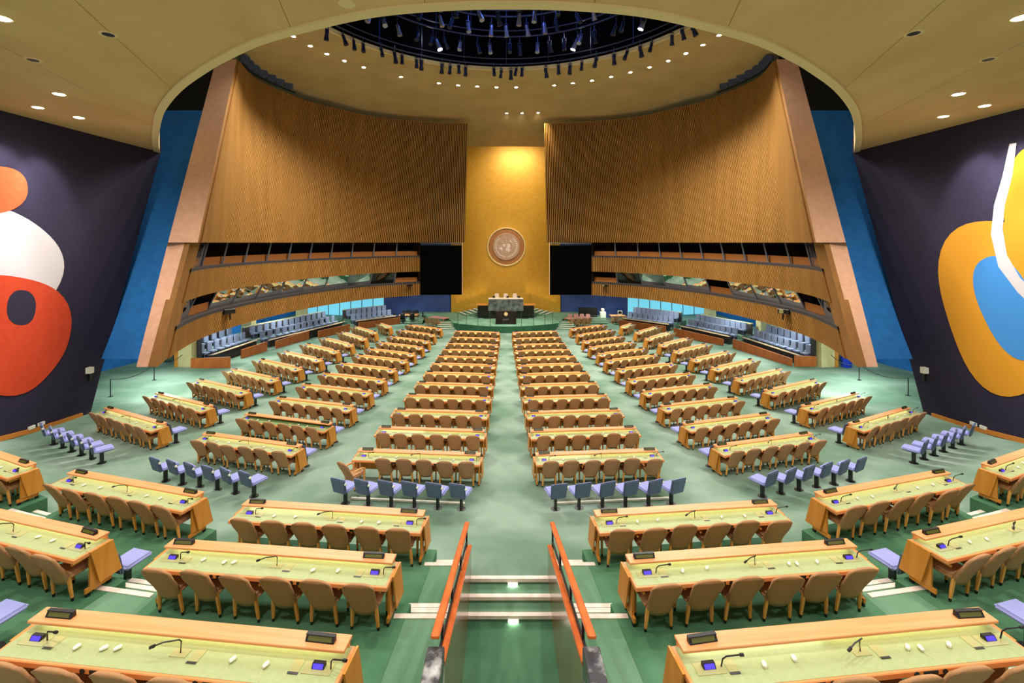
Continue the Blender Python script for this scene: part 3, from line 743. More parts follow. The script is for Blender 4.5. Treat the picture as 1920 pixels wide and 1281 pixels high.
# ------------------------------------------------------------------ stage
SZT = CAMZ-7.5
def arc(n, x0, x1): return [(x0+(x1-x0)*i/n, 41.03+1.77*((x0+(x1-x0)*i/n)/4.8)**2) for i in range(n+1)]
A_ = arc(24,-4.9,4.9)
poly = A_+[(5.6,45),(6.4,46.2),(9.5,47.2),(9.5,BY-.1),(-9.5,BY-.1),(-9.5,47.2),(-6.4,46.2),(-5.6,45)]
b = MB(); b.prism([(x,y,-.1) for x,y in poly],(0,0,SZT+.1),'carpet_stage')
o = struct('floor', b)
b = MB(); b.grid([[(x,y-.01,-.05) for x,y in A_],[(x,y-.01,SZT-.02) for x,y in A_]],'carpet_riser'); struct('trim_10', b)
for s in (-1,1):   # stairs to the stage
    for i in range(4):
        z = SZT*(4-i)/5; b = MB(); t_ = MB()
        x0 = 4.85+.03*i; y0 = 43.9-.36*i
        M = Matrix.Translation((s*5.55,44.1-.38*i,0)) @ Matrix.Rotation(R(-14*s),4,'Z')
        b.box(-.95,.95,-.38,.7,-.05,z,'carpet_stage',M); t_.box(-.95,.95,-.40,-.22,z-.01,z+.015,'white_strip',M)
        struct('floor', b); struct('trim_11', t_)
    for i in range(4):   # side stairs up to the dais, pale nosings
        z = SZT+.13*(i+1); b = MB(); t_ = MB()
        x = 4.25-.52*i; M = Matrix.Translation((s*x,47.9-.1*i,0)) @ Matrix.Rotation(R(-25*s),4,'Z')
        b.box(-.32,.32,-1.1,1.1,SZT-.05,z,'carpet_stage',M); x0,x1 = sorted((s*.16,s*.335)); t_.box(x0,x1,-1.12,1.12,z-.02,z+.02,'white_strip',M)
        struct('floor', b); struct('trim_11', t_)
    for i in range(5):   # side stairs at the far wings
        z = SZT*(i+1)/5; M = Matrix.Translation((s*(9.2-.0*i),46.6-.0+.3*i-.9,0)); b = MB(); b.box(-.9,.9,-.15,.6,-.05,z,'carpet_stage',M); t_ = MB(); t_.box(-.9,.9,-.16,-.06,z,z+.015,'white_strip',M)
        struct('floor', b); struct('trim_11', t_)
b = MB(); b.box(-1.75,1.75,46.2,BY-.3,SZT-.02,SZT+1.0,'carpet_stage'); b.box(-2.3,2.3,46.4,BY-.3,SZT-.02,SZT+.62,'carpet_stage'); struct('floor', b)
# podium desk wings, marble desk, lectern
t = thing('dais_desk', 'long black desk with brown top flanking the grey marble podium', 'desk', (0,45.7,SZT))
for q in (-1,1):
    MB().box(*sorted((q*1.76,q*2.8)),-.15,.2,0,1.25,'marble_black').obj('front_panel', t)
    MB().box(*sorted((q*1.76,q*2.95)),-.2,.6,1.25,1.36,'booth_wood').obj('desk_top', t)
    MB().box(*sorted((q*1.56,q*2.25)),-.5,-.155,0,.16,'marble_black').obj('plinth', t)
t = thing('podium_desk', 'tall grey green marble desk below the gold wall', 'desk', (0,45.2,SZT))
MB().box(-1.72,1.72,-.05,.12,.78,1.92,'marble_green').obj('marble_front', t)
MB().box(-1.72,1.72,-.05,.85,1.92,1.98,'cream_fabric').obj('desk_top', t)
MB().box(-1.5,1.5,.1,.25,0,.8,'marble_black').obj('base', t)
t = thing('lectern', 'black marble speaker lectern with gold emblem before the podium', 'lectern', (0,42.4,SZT))
b = MB(); b.hexa([(-.95,-.3,0),(.95,-.3,0),(.95,.4,0),(-.95,.4,0)],[(-.95,-.22,1.16),(.95,-.22,1.16),(.95,.4,1.16),(-.95,.4,1.16)],'marble_black'); b.obj('body', t, bevel=.015)
MB().box(-.66,.66,-.26,.3,1.16,1.2,'metal_dark').obj('reading_top', t)
MB().box(-.3,.3,-.305,-.27,.36,.50,'parapet').obj('front_plate', t)
MB().tube([(-.2,0,1.2),(-.18,-.1,1.36),(-.05,-.2,1.4)],.012,'black').obj('microphone', t)
LECT = t
for i,x in enumerate((-.92,0,.92)):
    t = thing('podium_chair', ('cream high-backed chair behind marble podium, nearest the left stairs','cream high-backed chair at the middle of the marble podium','cream high-backed chair behind marble podium, nearest the right stairs')[i], 'chair', (x,46.75,SZT+1.0), 0, 'podium chairs')
    b = MB(); b.hexa([(-.24,-.06,.5),(.24,-.06,.5),(.24,.04,.5),(-.24,.04,.5)],[(-.2,.0,1.3),(.2,.0,1.3),(.2,.08,1.3),(-.2,.08,1.3)],'cream_fabric'); b.obj('backrest', t, bevel=.04, seg=2, smooth=True)
    MB().box(-.26,.26,-.45,.0,.42,.52,'cream_fabric').obj('seat', t, bevel=.03)
    MB().lathe([(.25,0),(.05,.06),(.04,.42)],'black',n=10).obj('pedestal', t)
for i,(x,lab) in enumerate(((-1.2,'small dark monitor on the marble podium, left'),(.18,'small dark monitor at the middle of the marble podium'),(1.3,'small dark monitor on the marble podium, right'))):
    t = thing('desk_monitor', lab, 'monitor', (x,45.7,SZT+1.98)); MB().box(-.13,.13,-.01,.02,.05,.2,'black').obj('screen', t); MB().box(-.05,.05,-.05,.05,0,.06,'black').obj('stand', t)
def stanchion(x, y, z, h, lab, grp='thin guard posts on the stage'):
    t = thing('guard_post', lab, 'post', (x,y,z), 0, grp)
    MB().tube([(0,0,0),(0,0,h)],.022,'metal_dark').obj('post', t); MB().lathe([(.1,0),(.1,.015)],'metal_dark',n=10).obj('base', t)
for i,x in enumerate((-4.5,-3.65,-2.55,-1.4,1.4,2.5,3.6,4.35)):
    y = 41.03+1.77*(x/4.8)**2+.25
    stanchion(x,y,SZT,.95,'thin dark guard post on the stage edge, %s from the left' % ORD[i+1])
# ------------------------------------------------------------------ emblem
def emblem_meshes():
    E = {}
    RX = Matrix.Rotation(R(90),4,'X')
    E['outer_ring'] = MB().lathe([(1.86,0),(2.12,0),(2.12,.06),(2.06,.16),(1.96,.16),(1.90,.02)],'gold_rim',n=64,M=RX,cap=False).mesh('outer_ring',smooth=True)
    E['dish'] = MB().lathe([(1.90,.0),(1.88,.05),(1.45,.08),(.01,.08)],'bronze',n=64,M=RX).mesh('dish',smooth=True)
    E['inner_disc'] = MB().lathe([(1.46,.05),(1.46,.17),(1.42,.20),(1.36,.20),(1.34,.17),(.01,.17)],'bronze_pale',n=64,M=RX).mesh('inner_disc',smooth=True)
    b = MB(); c0 = (0,-.19,.10)
    for r in (.18,.36,.54,.72,.90):
        b.tube([(r*math.sin(2*math.pi*i/40),-.19,.12+r*math.cos(2*math.pi*i/40)) for i in range(40)],.013,'emblem_white',n=4,closed=True)
    for i in range(8):
        a = math.pi*i/4; b.tube([(.18*math.sin(a),-.19,.12+.18*math.cos(a)),(.9*math.sin(a),-.19,.12+.9*math.cos(a))],.011,'emblem_white',n=4)
    E['map_grid'] = b.mesh('map_grid')
    lands = [
      [(-168,66),(-156,71),(-125,70),(-95,68),(-82,72),(-62,58),(-56,52),(-66,45),(-76,36),(-81,26),(-90,29),(-97,24),(-90,16),(-80,8),(-92,14),(-106,22),(-115,31),(-124,42),(-132,56),(-152,60)],
      [(-78,8),(-62,10),(-50,0),(-35,-6),(-40,-20),(-55,-34),(-66,-48),(-72,-52),(-74,-38),(-71,-18),(-81,-5)],
      [(-55,60),(-70,76),(-40,83),(-18,76),(-40,64)],
      [(-9,37),(-9,43),(0,49),(8,55),(12,66),(25,71),(45,68),(70,73),(105,77),(140,73),(178,68),(162,60),(142,54),(135,44),(127,38),(121,31),(117,23),(108,20),(105,10),(100,14),(92,22),(80,14),(77,8),(72,20),(60,25),(56,18),(45,13),(36,29),(36,36),(26,40),(18,42),(13,38),(5,42)],
      [(-16,14),(-10,30),(0,36),(11,36),(32,31),(43,12),(50,11),(40,-4),(38,-18),(30,-31),(19,-34),(12,-16),(9,2),(-6,5)],
      [(114,-22),(122,-17),(131,-12),(141,-11),(148,-20),(153,-28),(149,-37),(138,-34),(129,-32),(116,-34)],
      [(131,-1),(147,-6),(143,-8)],[(98,4),(104,-4),(118,-2),(119,5),(110,-6),(102,-3)],[(-22,65),(-14,65),(-18,63)],[(-6,51),(0,52),(-3,58)],[(132,33),(140,37),(142,43),(139,36)]]
    b = MB()
    for L_ in lands:
        pts = []
        for lo_,la in L_:
            r = .9*(90-la)/150; pts.append((r*math.sin(R(lo_)),-.205,.12-r*math.cos(R(lo_))))
        b.prism(pts,(0,.02,0),'emblem_white')
    E['landmass'] = b.mesh('landmass')
    for s in (-1,1):
        b = MB(); P = []
        for i in range(13):
            a = R(8+i*10.4); P.append((s*1.13*math.sin(a),-.19,.06-1.13*math.cos(a)))
        b.tube([(-s*.22,-.19,-1.2),(-s*.05,-.19,-1.1)]+P,.02,'emblem_white',n=5)
        for i,p in enumerate(P):
            a = R(8+i*10.4)
            for q in (-1,1):
                d = Vector((s*math.cos(a),0,math.sin(a))); n_ = Vector((s*math.sin(a),0,-math.cos(a)))*q
                u = (d*.8+n_*.6).normalized(); w = Vector((u.z,0,-u.x)); l = .24-.004*i
                c_ = Vector(p)
                b.add([c_,c_+u*l*.5+w*.045+Vector((0,-.02,0)),c_+u*l,c_+u*l*.5-w*.045+Vector((0,-.02,0)),c_+u*l*.5+Vector((0,-.035,0))],[(0,1,4),(1,2,4),(2,3,4),(3,0,4),(0,3,2,1)],'emblem_white')
        E['olive_branch%d' % s] = b.mesh('olive_branch')
    return E
EM = emblem_meshes()
t = thing('wall_emblem', 'round bronze emblem with white world map and olive branches on gold wall', 'emblem', (.06,BY-.26,CAMZ-.45))
for k_ in ('outer_ring','dish','inner_disc','map_grid','landmass','olive_branch-1','olive_branch1'): link(k_.rstrip('1').rstrip('-') if 'branch' in k_ else k_, EM[k_], t)
o = link('lectern_emblem', None, LECT, (0,-.25,.88)); o.scale = (.15,.15,.15)
bpy.data.objects.remove(o)
b = MB(); b.lathe([(.17,0),(.17,.03),(.12,.04)],'gold_rim',n=24,M=Matrix.Translation((0,-.245,.93))@Matrix.Rotation(R(90),4,'X')); b.obj('emblem_plate', LECT)
o = link('map_grid', EM['map_grid'], LECT, (0,-.25,.92)); o.scale = (.1,.2,.1)
# ------------------------------------------------------------------ screens
for s in (-1,1):
    t = thing('projection_screen', 'tall black projection screen hanging %s of the gold wall' % ('left' if s < 0 else 'right'), 'screen', (s*5.96 if s>0 else -5.96,42.2,CAMZ))
    b = MB(); b.hexa([(-1.92,0,-4.82),(1.86 if s<0 else 1.92,0,-4.80),(1.92,.1,-4.80),(-1.92,.1,-4.82)],[(-1.92,0,-.25),(1.92,0,-.25),(1.92,.1,-.25),(-1.92,.1,-.25)],'screen_black'); b.obj('screen_panel', t)
    MB().tube([(-1.9,0,-.1),(1.9,0,-.1)],.06,'metal_dark',n=8).obj('roller', t)
    MB().box(*sorted((-s*1.97,-s*1.92)),0,.1,-4.8,0,'pilaster').obj('side_rail', t)
# ------------------------------------------------------------------ ceiling lamps, and added unseen fill spots
def at_ceiling(u, v, f_):
    Y = 20.
    for _ in range(80):
        X = CAMX+(u-U0)*Y/F; z = f_(X,Y); Y = F*(z-CAMZ)/(V0-v)
    return Vector((CAMX+(u-U0)*Y/F, Y, f_(CAMX+(u-U0)*Y/F,Y)))
LENS = MB().lathe([(.118,-.02),(.118,.0)],'lamp_glow',n=14).mesh('lens'); LRIM = MB().lathe([(.15,-.012),(.15,.01)],'soffit_band',n=16).mesh('rim'); LENS0 = MB().lathe([(.10,-.015),(.10,.0)],'metal_dark',n=14).mesh('lens')
def spot(p, tgt, e, ang=110, blend=.8, col=(1,.95,.87), rad=.12):
    l = bpy.data.lights.new('lamp','SPOT'); l.energy = e; l.spot_size = R(ang); l.spot_blend = blend; l.color = col; l.shadow_soft_size = rad
    o = bpy.data.objects.new('lamp', l); C.objects.link(o); o.location = p; d = Vector(tgt)-Vector(p); o.rotation_euler = d.to_track_quat('-Z','Y').to_euler()
    return o
def downlight(p, lab, on=True, grp=None, sc=1.):
    t = thing('ceiling_downlight', lab, 'light', p, 0, grp); t.scale = (sc,sc,sc)
    link('rim', LRIM, t); link('lens', LENS if on else LENS0, t)
DOM = [(550,68),(582,86),(613,101),(646,114),(682,126),(752,144),(823,156),(859,160),(895,162),(931,163.5),(968,163.5),(1039,160),(1074,156),(1110,151),(1146,144),(1182,135.5),(1218,126),(1253,114),(1286,100),(1318,84),(1348,66)]
E_DOME, E_FILL = 1650, 600
for i,(u,v) in enumerate(DOM):
    p = at_ceiling(u,v,dz); downlight(p, 'lit round downlight in the dome ring, %s from the left' % ORD[i+1], True, 'dome ring downlights', 1.0)
    spot(p+Vector((0,0,-.1)), p+Vector((-p.x*.12,-3.5,-15)), E_DOME, 130, 1.)
for i,(u,v) in enumerate(((950,212.5),(979,212),(1009,211.5))):
    p = at_ceiling(u,v,dz); downlight(p, 'lit downlight above the gold wall, %s of three from the left' % ORD[i+1], True, 'gold wall downlights', .95)
    spot(p+Vector((0,0,-.1)), (p.x*.8,BY,CAMZ+1.), 1350, 104, 1., (1,.86,.6))
SOF = lambda x,y: SZ
sof = [((2,33),1),((111,176),1),((71,201),1),((148,220),1),((1916,32),1),((1797,176),1),((1846,198),1),((1769,218),1),((203,64),0),((62,112),0),((1713,62),0),((1853,111),0)]
names = ['nearest the top left corner','left trio, nearest the opening','left trio, nearest the dark wall','left trio, lowest','nearest the top right corner','right trio, nearest the opening','right trio, nearest the dark wall','right trio, lowest','upper left pair, inner','upper left pair, outer','upper right pair, inner','upper right pair, outer']
for ((u,v),on),nm in zip(sof,names):
    p = at_ceiling(u,v,SOF); s = -1 if u < 960 else 1
    downlight(p, '%s round downlight in the balcony soffit, %s' % ('lit' if on else 'unlit', nm), on, None, 1.15)
    if on:
        q = p+Vector((0,0,-.08))
        dx = 17.25-abs(p.x); spot(q, (s*17.25, p.y+.5, SZ-1.55*dx), 620*max(1,dx/2)**1.3, 50, .75, (.96,.92,1.))
        spot(q, p+Vector((0,0,-6)), 300, 140, 1.)
for s in (-1,1):
    spot((s*12.2,10.5,SZ-.12), (s*15.0,21.5,CAMZ-1.2), 1500, 48, .9, (1,.92,.8))  # unseen spot added to brighten the raked pilaster face
k2 = 0
for s in (-1,1):
    for x,y in ((2.2,6.2),(6.2,6.4),(10.5,8.2),(14,11),(3.5,2.0),(8.5,3.0),(13,5)):
        k2 += 1
        spot((s*x,y,SZ-.1), (s*x*.98,y+1.5,0), E_FILL, 140, 1.)  # unseen soffit spots added as fill, no fixtures modelled
# flat details in the soffit
t = tag(MB().lathe([(.16,-.01),(.16,.0)],'soffit_band',n=20).obj('access_cover'), 'pale round cover plate in the balcony soffit', 'cover'); t.location = at_ceiling(650,7,SOF)
# ------------------------------------------------------------------ lighting rig in the opening
def rig_ring(r, z, lab, two=True):
    t = thing('truss_ring', lab, 'truss', (HC[0],HC[1],CAMZ+z))
    n_ = 72
    c_ = lambda rad,zz: [(rad*math.sin(2*math.pi*i/n_),rad*math.cos(2*math.pi*i/n_),zz) for i in range(n_)]
    MB().tube(c_(r,0),.05,'rig_steel',n=5,closed=True).obj('lower_pipe', t)
    MB().tube(c_(r,.38),.04,'rig_steel',n=5,closed=True).obj('upper_pipe', t)
    for i in range(0,72,3):
        a = 2*math.pi*i/72; MB().tube([(r*math.sin(a),r*math.cos(a),-.05),(r*math.sin(a),r*math.cos(a),1.9)],.025,'rig_steel',n=4).obj('hanger', t)
for r,z,l in ((11.15,12.35,'dark pipe ring just inside the dome opening'),(8.6,13.1,'middle dark pipe ring within the dome opening'),(6.4,13.3,'inner dark pipe ring within the dome opening'),(4.2,12.9,'smallest pipe ring at the heart of the dome opening')): rig_ring(r,z,l)
b = MB(); b.lathe([(.06,.02),(.085,-.05),(.09,-.25),(.13,-.52),(.13,-.56)],'rig_blue',n=10); SPB = b.mesh('housing',smooth=True); SPS = SPB.copy(); SPS.materials.clear(); SPS.materials.append(MATS['rig_silver'])
SPY = MB().box(-.11,-.095,-.02,.02,-.2,.12,'rig_steel').box(.095,.11,-.02,.02,-.2,.12,'rig_steel').box(-.11,.11,-.02,.02,.1,.125,'rig_steel').box(-.02,.02,-.02,.02,.12,.4,'rig_steel').mesh('yoke')
SPL = MB().lathe([(.115,-.575),(.115,-.56)],'lamp_glow',n=12).mesh('lens')
def rig_spot(p, tilt, az, lab, lit=False, sc=1., sil=False, grp='black spotlights hanging in the dome'):
    t = thing('stage_spotlight', lab, 'spotlight', p, az, grp); t.scale = (sc,)*3
    o = link('housing', SPS if lit or sil else SPB, t); o.rotation_euler = (tilt,0,0); y = link('yoke', SPY, t)
    if lit: l_ = link('lens', SPL, o)
# edge spots seen against the ceiling
EX = [613,643,663,681,715,740,754,781,790,829,844,860,873,926,940,958,968,979,1023,1047,1069,1091,1118,1151,1176,1200,1222,1260,1279,1297]
for i,u in enumerate(EX):
    c_ = (u-U0)/F; # ray meets circle radius 11.35 on the far side
    A2 = 1+c_*c_; B2 = 2*(CAMX*c_-HC[1]); C2 = CAMX**2+HC[1]**2-11.42**2
    Y = (-B2+math.sqrt(B2*B2-4*A2*C2))/(2*A2)
    rig_spot((CAMX+c_*Y,Y,HZ+random.uniform(-.08,.12)), R(random.uniform(-25,25)), math.atan2(CAMX+c_*Y,HC[1]-Y)+R(random.uniform(-40,40)), 'black spotlight on the dome rim, %s from the left' % ORD[i+1], False, random.uniform(.95,1.2))
kk = 0
for r,z,n_,a0,a1 in ((8.6,12.55,19,-62,62),(6.4,12.75,13,-60,60),(4.2,12.35,8,-60,60)):
    for i in range(n_):
        kk += 1; a = R(a0+(a1-a0)*(i+.5)/n_+random.uniform(-2,2))
        rig_spot((HC[0]+r*math.sin(a),HC[1]+r*math.cos(a),CAMZ+z), R(random.uniform(-35,35)), random.uniform(-1.5,1.5), 'dark spotlight hanging from the %s dome ring, %s from the left' % ({8.6:'middle',6.4:'inner',4.2:'smallest'}[r], ORD[i+1]), False, 1.1, random.random() < .35)
for (u,v),lab in (((818,88),'lit silver spotlight in the dome opening, left of centre'),((1083,86),'lit silver spotlight in the dome opening, right of centre'),((1211,47),'lit silver spotlight near the right edge of the dome opening')):
    Y = 28.2 if u != 1211 else 25.6; p = Vector((CAMX+(u-U0)*Y/F,Y,CAMZ+(V0-v)*Y/F+.45))
    rig_spot(p, R(-22 if u < 900 else 24), R(70), lab, True, 1.25)
    spot(p+Vector((0,-.1,-.75)), (0,44,1) if u != 1083 else (0,BY,CAMZ-.45), 2500, 40 if u != 1083 else 15, .8)
for x,y,z,e in ((0,25,CAMZ+14.6,260),(-4,27,CAMZ+15,60),(4.5,27,CAMZ+15,60),(-5,30,CAMZ+13.6,25),(5,30,CAMZ+13.6,25)):
    l = bpy.data.lights.new('blue_or_fill_lamp','POINT'); l.energy = e; l.color = (.12,.25,1) if y != 30 else (1,.95,.9); l.shadow_soft_size = .2  # blue glow of the rig; the white ones are added fill on the spotlights
    o = bpy.data.objects.new('blue_or_fill_lamp', l); C.objects.link(o); o.location = (x,y,z)
# banks of wash lamps on top of the slatted walls
WL = MB().lathe([(.18,-.38),(.24,-.3),(.3,.22),(.3,.3)],'rig_steel',n=10,M=Matrix.Rotation(R(90),4,'X')).mesh('wash_lamp',smooth=True)
for s in (-1,1):
    ts = [.08+.21*i/6 for i in range(7)]
    t = thing('lamp_bank', 'bank of dark wash lamps on top of the %s slatted wall' % ('left' if s<0 else 'right'), 'lamps', tuple(S(s,.18,ZU,0,True)))
    P = [S(s,q,ZU,.05,True)+Vector((0,0,.3))-t.location for q in [ts[0]-.02]+ts+[ts[-1]+.03]]
    MB().tube(P,.06,'black').obj('lower_rail', t); MB().tube([p+Vector((0,0,.75)) for p in P],.05,'black').obj('upper_rail', t)
    for i in range(7):
        o = link('wash_lamp', WL, t, tuple(P[i+1]+Vector((0,0,.36))), 0); o.rotation_euler = (R(20),0,-s*R(40))
# ------------------------------------------------------------------ galleries at the sides
b = MB(); b.box(-.23,.23,-.05,.05,.42,.95,'gallery_grey'); b.box(-.23,.23,.04,.44,.34,.45,'gallery_grey'); b.box(-.2,.2,.0,.35,0,.34,'gallery_dark')
GS = b.mesh('gallery_seat',smooth=True,bevel=.03,seg=2)
b = MB(); b.box(-.23,.23,-.05,.05,.42,.93,'gallery_dark'); b.box(-.23,.23,.04,.44,.34,.45,'gallery_dark'); b.box(-.2,.2,.0,.35,0,.34,'gallery_dark')
GSD = b.mesh('gallery_seat',smooth=True,bevel=.03,seg=2)
def gallery(s, nm, a, bb, n1, n2, panels, dark=0):
    a,bb = Vector((*a,0)),Vector((*bb,0)); d = (bb-a); L = d.length; d.normalize()
    out = Vector((-d.y,d.x,0));
    if out.x*s < 0: out = -out
    rz = math.atan2(-out.y,-out.x)-math.pi/2       # seat local +y faces the hall
    zf = fl(*((a+bb)/2).xy)
    side = 'left' if s < 0 else 'right'
    for lev,o0,o1 in ((.32,1.0,4.2),(.66,2.05,4.2)):
        b = MB(); q = [a+out*o0,bb+out*o0,bb+out*o1,a+out*o1]
        b.prism([(p.x,p.y,-.3) for p in q],(0,0,zf+lev+.3),'carpet'); struct('floor', b)
    for row,(n_,off,lev) in enumerate(((n1,1.62,.32),(n2,2.6,.66))):
        for i in range(n_):
            p = a+d*(L*(i+.5)/n_)+out*off
            tag(link('auditorium_armchair', GS, None, (p.x,p.y,zf+lev), rz), 'grey blue seat, %s from near end, %s row, %s %s gallery' % (ORD[i+1],('front','back')[row],nm,side), 'seat', 'grey seats in the side galleries')
    t = thing('gallery_desk', 'long dark desk with pale rail before the %s %s gallery seats' % (nm,side), 'desk', tuple((a+bb)/2+out*.85+Vector((0,0,zf))), rz)
    MB().box(-L/2+.1,L/2-.1,-.2,.12,.1,.66,'gallery_dark').obj('front_panel', t); MB().box(-L/2+.1,L/2-.1,.0,.2,.66,.69,'bronze_pale').obj('desk_top', t)
    MB().tube([(-L/2,.32,.78),(L/2,.32,.78)],.02,'soffit_band',n=5).obj('rail', t)
    q = a+out*3.15; e = bb+out*3.15
    t = thing('gallery_parapet', 'dark stone parapet with pale cap behind the %s %s gallery seats' % (nm,side), 'parapet', tuple((q+e)/2+Vector((0,0,zf+.5))), rz)
    MB().box(-L/2,L/2,-.12,.12,-.5,.98,'parapet').obj('body', t); MB().box(-L/2,L/2,-.16,.16,.98,1.04,'pale_stone').obj('cap', t)
    for i,(p0,p1) in enumerate(panels):
        p0,p1 = Vector((*p0,0)),Vector((*p1,0)); m_ = (p0+p1)/2; dd = p1-p0; z_ = min(fl(*p0.xy),fl(*p1.xy))-.05
        o = MB().box(-dd.length/2,dd.length/2,-.04,.04,0,.72,'gallery_wood').obj('wooden_barrier')
        o.location = (m_.x,m_.y,z_); o.rotation_euler = (0,0,math.atan2(dd.y,dd.x))
        tag(o, 'low reddish wooden front, %s panel from the camera, %s %s gallery' % (ORD[i+1],nm,side), 'panel', 'wooden gallery fronts')
gallery(-1,'near',(-17.55,28.3),(-17.1,32.8),7,6,[((-18.83,27.37),(-16.70,27.75)),((-17.44,30.19),(-17.10,32.76))])
gallery(-1,'middle',(-16.86,33.54),(-14.08,41.36),12,13,[((-16.86,33.54),(-16.11,37.47)),((-15.59,38.09),(-14.08,41.36))])
gallery(-1,'far',(-13.66,42.55),(-10.54,45.70),8,8,[((-13.66,42.55),(-10.54,45.70))])
gallery(1,'near',(17.42,28.3),(16.75,33.84),9,9,[((18.72,27.74),(17.56,27.95)),((17.47,28.06),(16.75,33.84))])
gallery(1,'middle',(16.48,34.77),(14.38,39.3),9,10,[((16.48,34.77),(14.38,39.3))])
gallery(1,'far',(14.21,40.74),(10.90,44.09),9,10,[((14.21,40.74),(10.90,44.09))])
for s,nm in ((-1,'left'),(1,'right')):
    # pale stone end pier with dark return, columns behind the galleries
    b = MB(); b.box(*sorted((s*18.85,s*19.65)),27.45,27.9,0,CAMZ-4.6,'pale_stone'); struct('wall_'+nm, b)
    b = MB(); b.box(*sorted((s*19.65,s*19.85)),27.4,27.95,0,CAMZ-4.6,'wood_panel'); struct('trim_12', b)
    b = MB(); b.box(*sorted((s*18.75,s*20.1)),27.9,28.25,0,CAMZ-4.6,'gallery_dark'); struct('wall_'+nm, b)
    for x,y in ((20.2,36.0),(18.6,41.8)):
        b = MB(); b.box(*sorted((s*(x-.4),s*(x+.4))),y-.35,y+.35,0,CAMZ-3.,'pale_stone'); struct('column_'+nm, b)
    # rope barrier
    pts = [pxg(207 if s<0 else 1703,744 if s < 0 else 742),pxg(289 if s<0 else 1611,713)]
    for i,p in enumerate(pts): stanchion(p.x,p.y,p.z,.82,'thin dark rope post %s, %s side passage' % (('nearer the dark wall','nearer the galleries')[i],nm),'rope posts in the side passages')
    P = [pts[0],pts[1],Vector((s*19.2,27.2,fl(19,27)))]
    t = thing('barrier_rope', 'black rope slung between thin posts in the %s side passage' % nm, 'rope')
    for i in range(2):
        MB().tube([P[i].lerp(P[i+1],.02+.955*q/8)+Vector((0,0,.80-.22*math.sin(math.pi*q/8))) for q in range(9)],.02,'black').obj('rope_span', t)
    t = thing('wall_lamp', 'small white box lamp at the foot of the %s dark wall edge' % nm, 'lamp', (s*17.2,18.9,CAMZ-5.25)); MB().box(-.14,.14,-.14,.05,-.12,.12,'white_plastic').obj('housing', t); MB().box(-.03,.03,-.03,.1,-.45,-.12,'black').obj('bracket', t)
for sd,nm in ((-1,'left'),(1,'right')):
    for i,y in enumerate((16.95,16.6)):
        tag(MB().box(*sorted((sd*17.19,sd*17.26)),y-.11,y+.11,CAMZ-6.75,CAMZ-6.64,'white_plastic').obj('wall_outlet'), 'white outlet plate low on %s dark wall, %s' % (nm,('farther','nearer')[i]), 'outlet')
p = Vector((20.25,27.3,fl(20.25,27.3))); t = thing('waste_bin', 'blue bin beside the pale stone pier in the right passage', 'bin', tuple(p))
MB().lathe([(.25,0),(.30,.75)],'bin_blue',n=14).obj('body', t); MB().lathe([(.31,.75),(.31,.82),(.2,.9)],'white_plastic',n=14).obj('lid', t)
MB().lathe([(.05,.9),(.05,1.12)],'rail_wood',n=8).obj('bottle_neck', t)
# broadcast cameras on the slatted band
def bcam(u, t_, s, lab, sc):
    p = S(s,t_,L3-.35,.35,False); t = thing('broadcast_camera', lab, 'camera', tuple(p), R(-35*-s)); t.scale = (sc,)*3
    MB().box(-.2,.2,-.4,.3,0,.32,'black').obj('body', t, bevel=.03); MB().tube([(0,-.4,.16),(0,-.68,.14)],[.11,.13],'black',n=10).obj('lens', t)
    MB().box(-.04,.04,.0,.08,-.4,0,'black').obj('mount', t); MB().box(-.28,-.2,-.1,.15,.05,.3,'brass_plate').obj('side_case', t)
bcam(450,.275,-1,'black broadcast camera on the left slatted band near the windows',.85); bcam(1450,.275,1,'black broadcast camera on the right slatted band near the windows',.85)
bcam(745,.955,-1,'small black camera on the left band by the screen',.55); bcam(1147,.945,1,'small black camera on the right band by the screen',.55)
# ------------------------------------------------------------------ tables beside the stage
def side_table(x, y, w, d, m, lab, rz=0., name='side_table'):
    t = thing(name, lab, 'table', (x,y,fl(x,y)), rz)
    MB().box(-w/2,w/2,-d/2,d/2,.70,.75,m).obj('table_top', t, bevel=.01)
    for a in (-1,1):
        for c_ in (-1,1): MB().box(a*(w/2-.08)-.03,a*(w/2-.08)+.03,c_*(d/2-.08)-.03,c_*(d/2-.08)+.03,0,.7,'wood_leg').obj('leg', t)
    return t
side_table(-9.9,47.0,1.9,1.2,'wood_light','pale wooden table with black chairs by the left navy wall')
b = MB(); b.box(-.24,.24,-.24,.24,.42,.5,'black_matte'); b.box(-.23,.23,-.27,-.2,.5,1.0,'black_matte'); b.lathe([(.04,.05),(.04,.42)],'black',n=8); b.lathe([(.28,0),(.05,.07)],'black',n=10)
BC = b.mesh('office_chair',smooth=True,bevel=.02)
for i,(x,y,a) in enumerate(((-11.15,46.9,-90),(-8.7,46.8,90),(-10.3,46.0,0),(-9.4,46.0,10),(-10.2,48.0,180),(-9.4,48.0,180))):
    tag(link('office_chair', BC, None, (x,y,0), R(a)), 'black office chair %s' % ('on the left end of the pale table by the left navy wall','on the right end of the pale table by the left navy wall','nearest camera at the pale left table, left one','nearest camera at the pale left table, right one','behind the pale left table, left one','behind the pale left table, right one')[i], 'chair', 'black chairs at the pale table')
side_table(-6.6,45.2,2.0,1.0,'pink_fabric','long pinkish table left of the stage stairs',R(-30))
for i,(x,y,a) in enumerate(((-7.15,44.35,-30),(-6.55,43.95,-30),(-5.95,43.6,-30))):
    x -= .35; tag(link('desk_chair', CHM, None, (x,y,0), R(a)), 'tan chair at the pinkish table left of stage, %s from the left' % ORD[i+1], 'chair', 'tan chairs beside the stage')
side_table(6.9,45.0,2.2,1.0,'pink_fabric','long pinkish table right of the stage stairs',R(20))
PK = merge(chair_parts('pink_fabric'),'pink_chair')
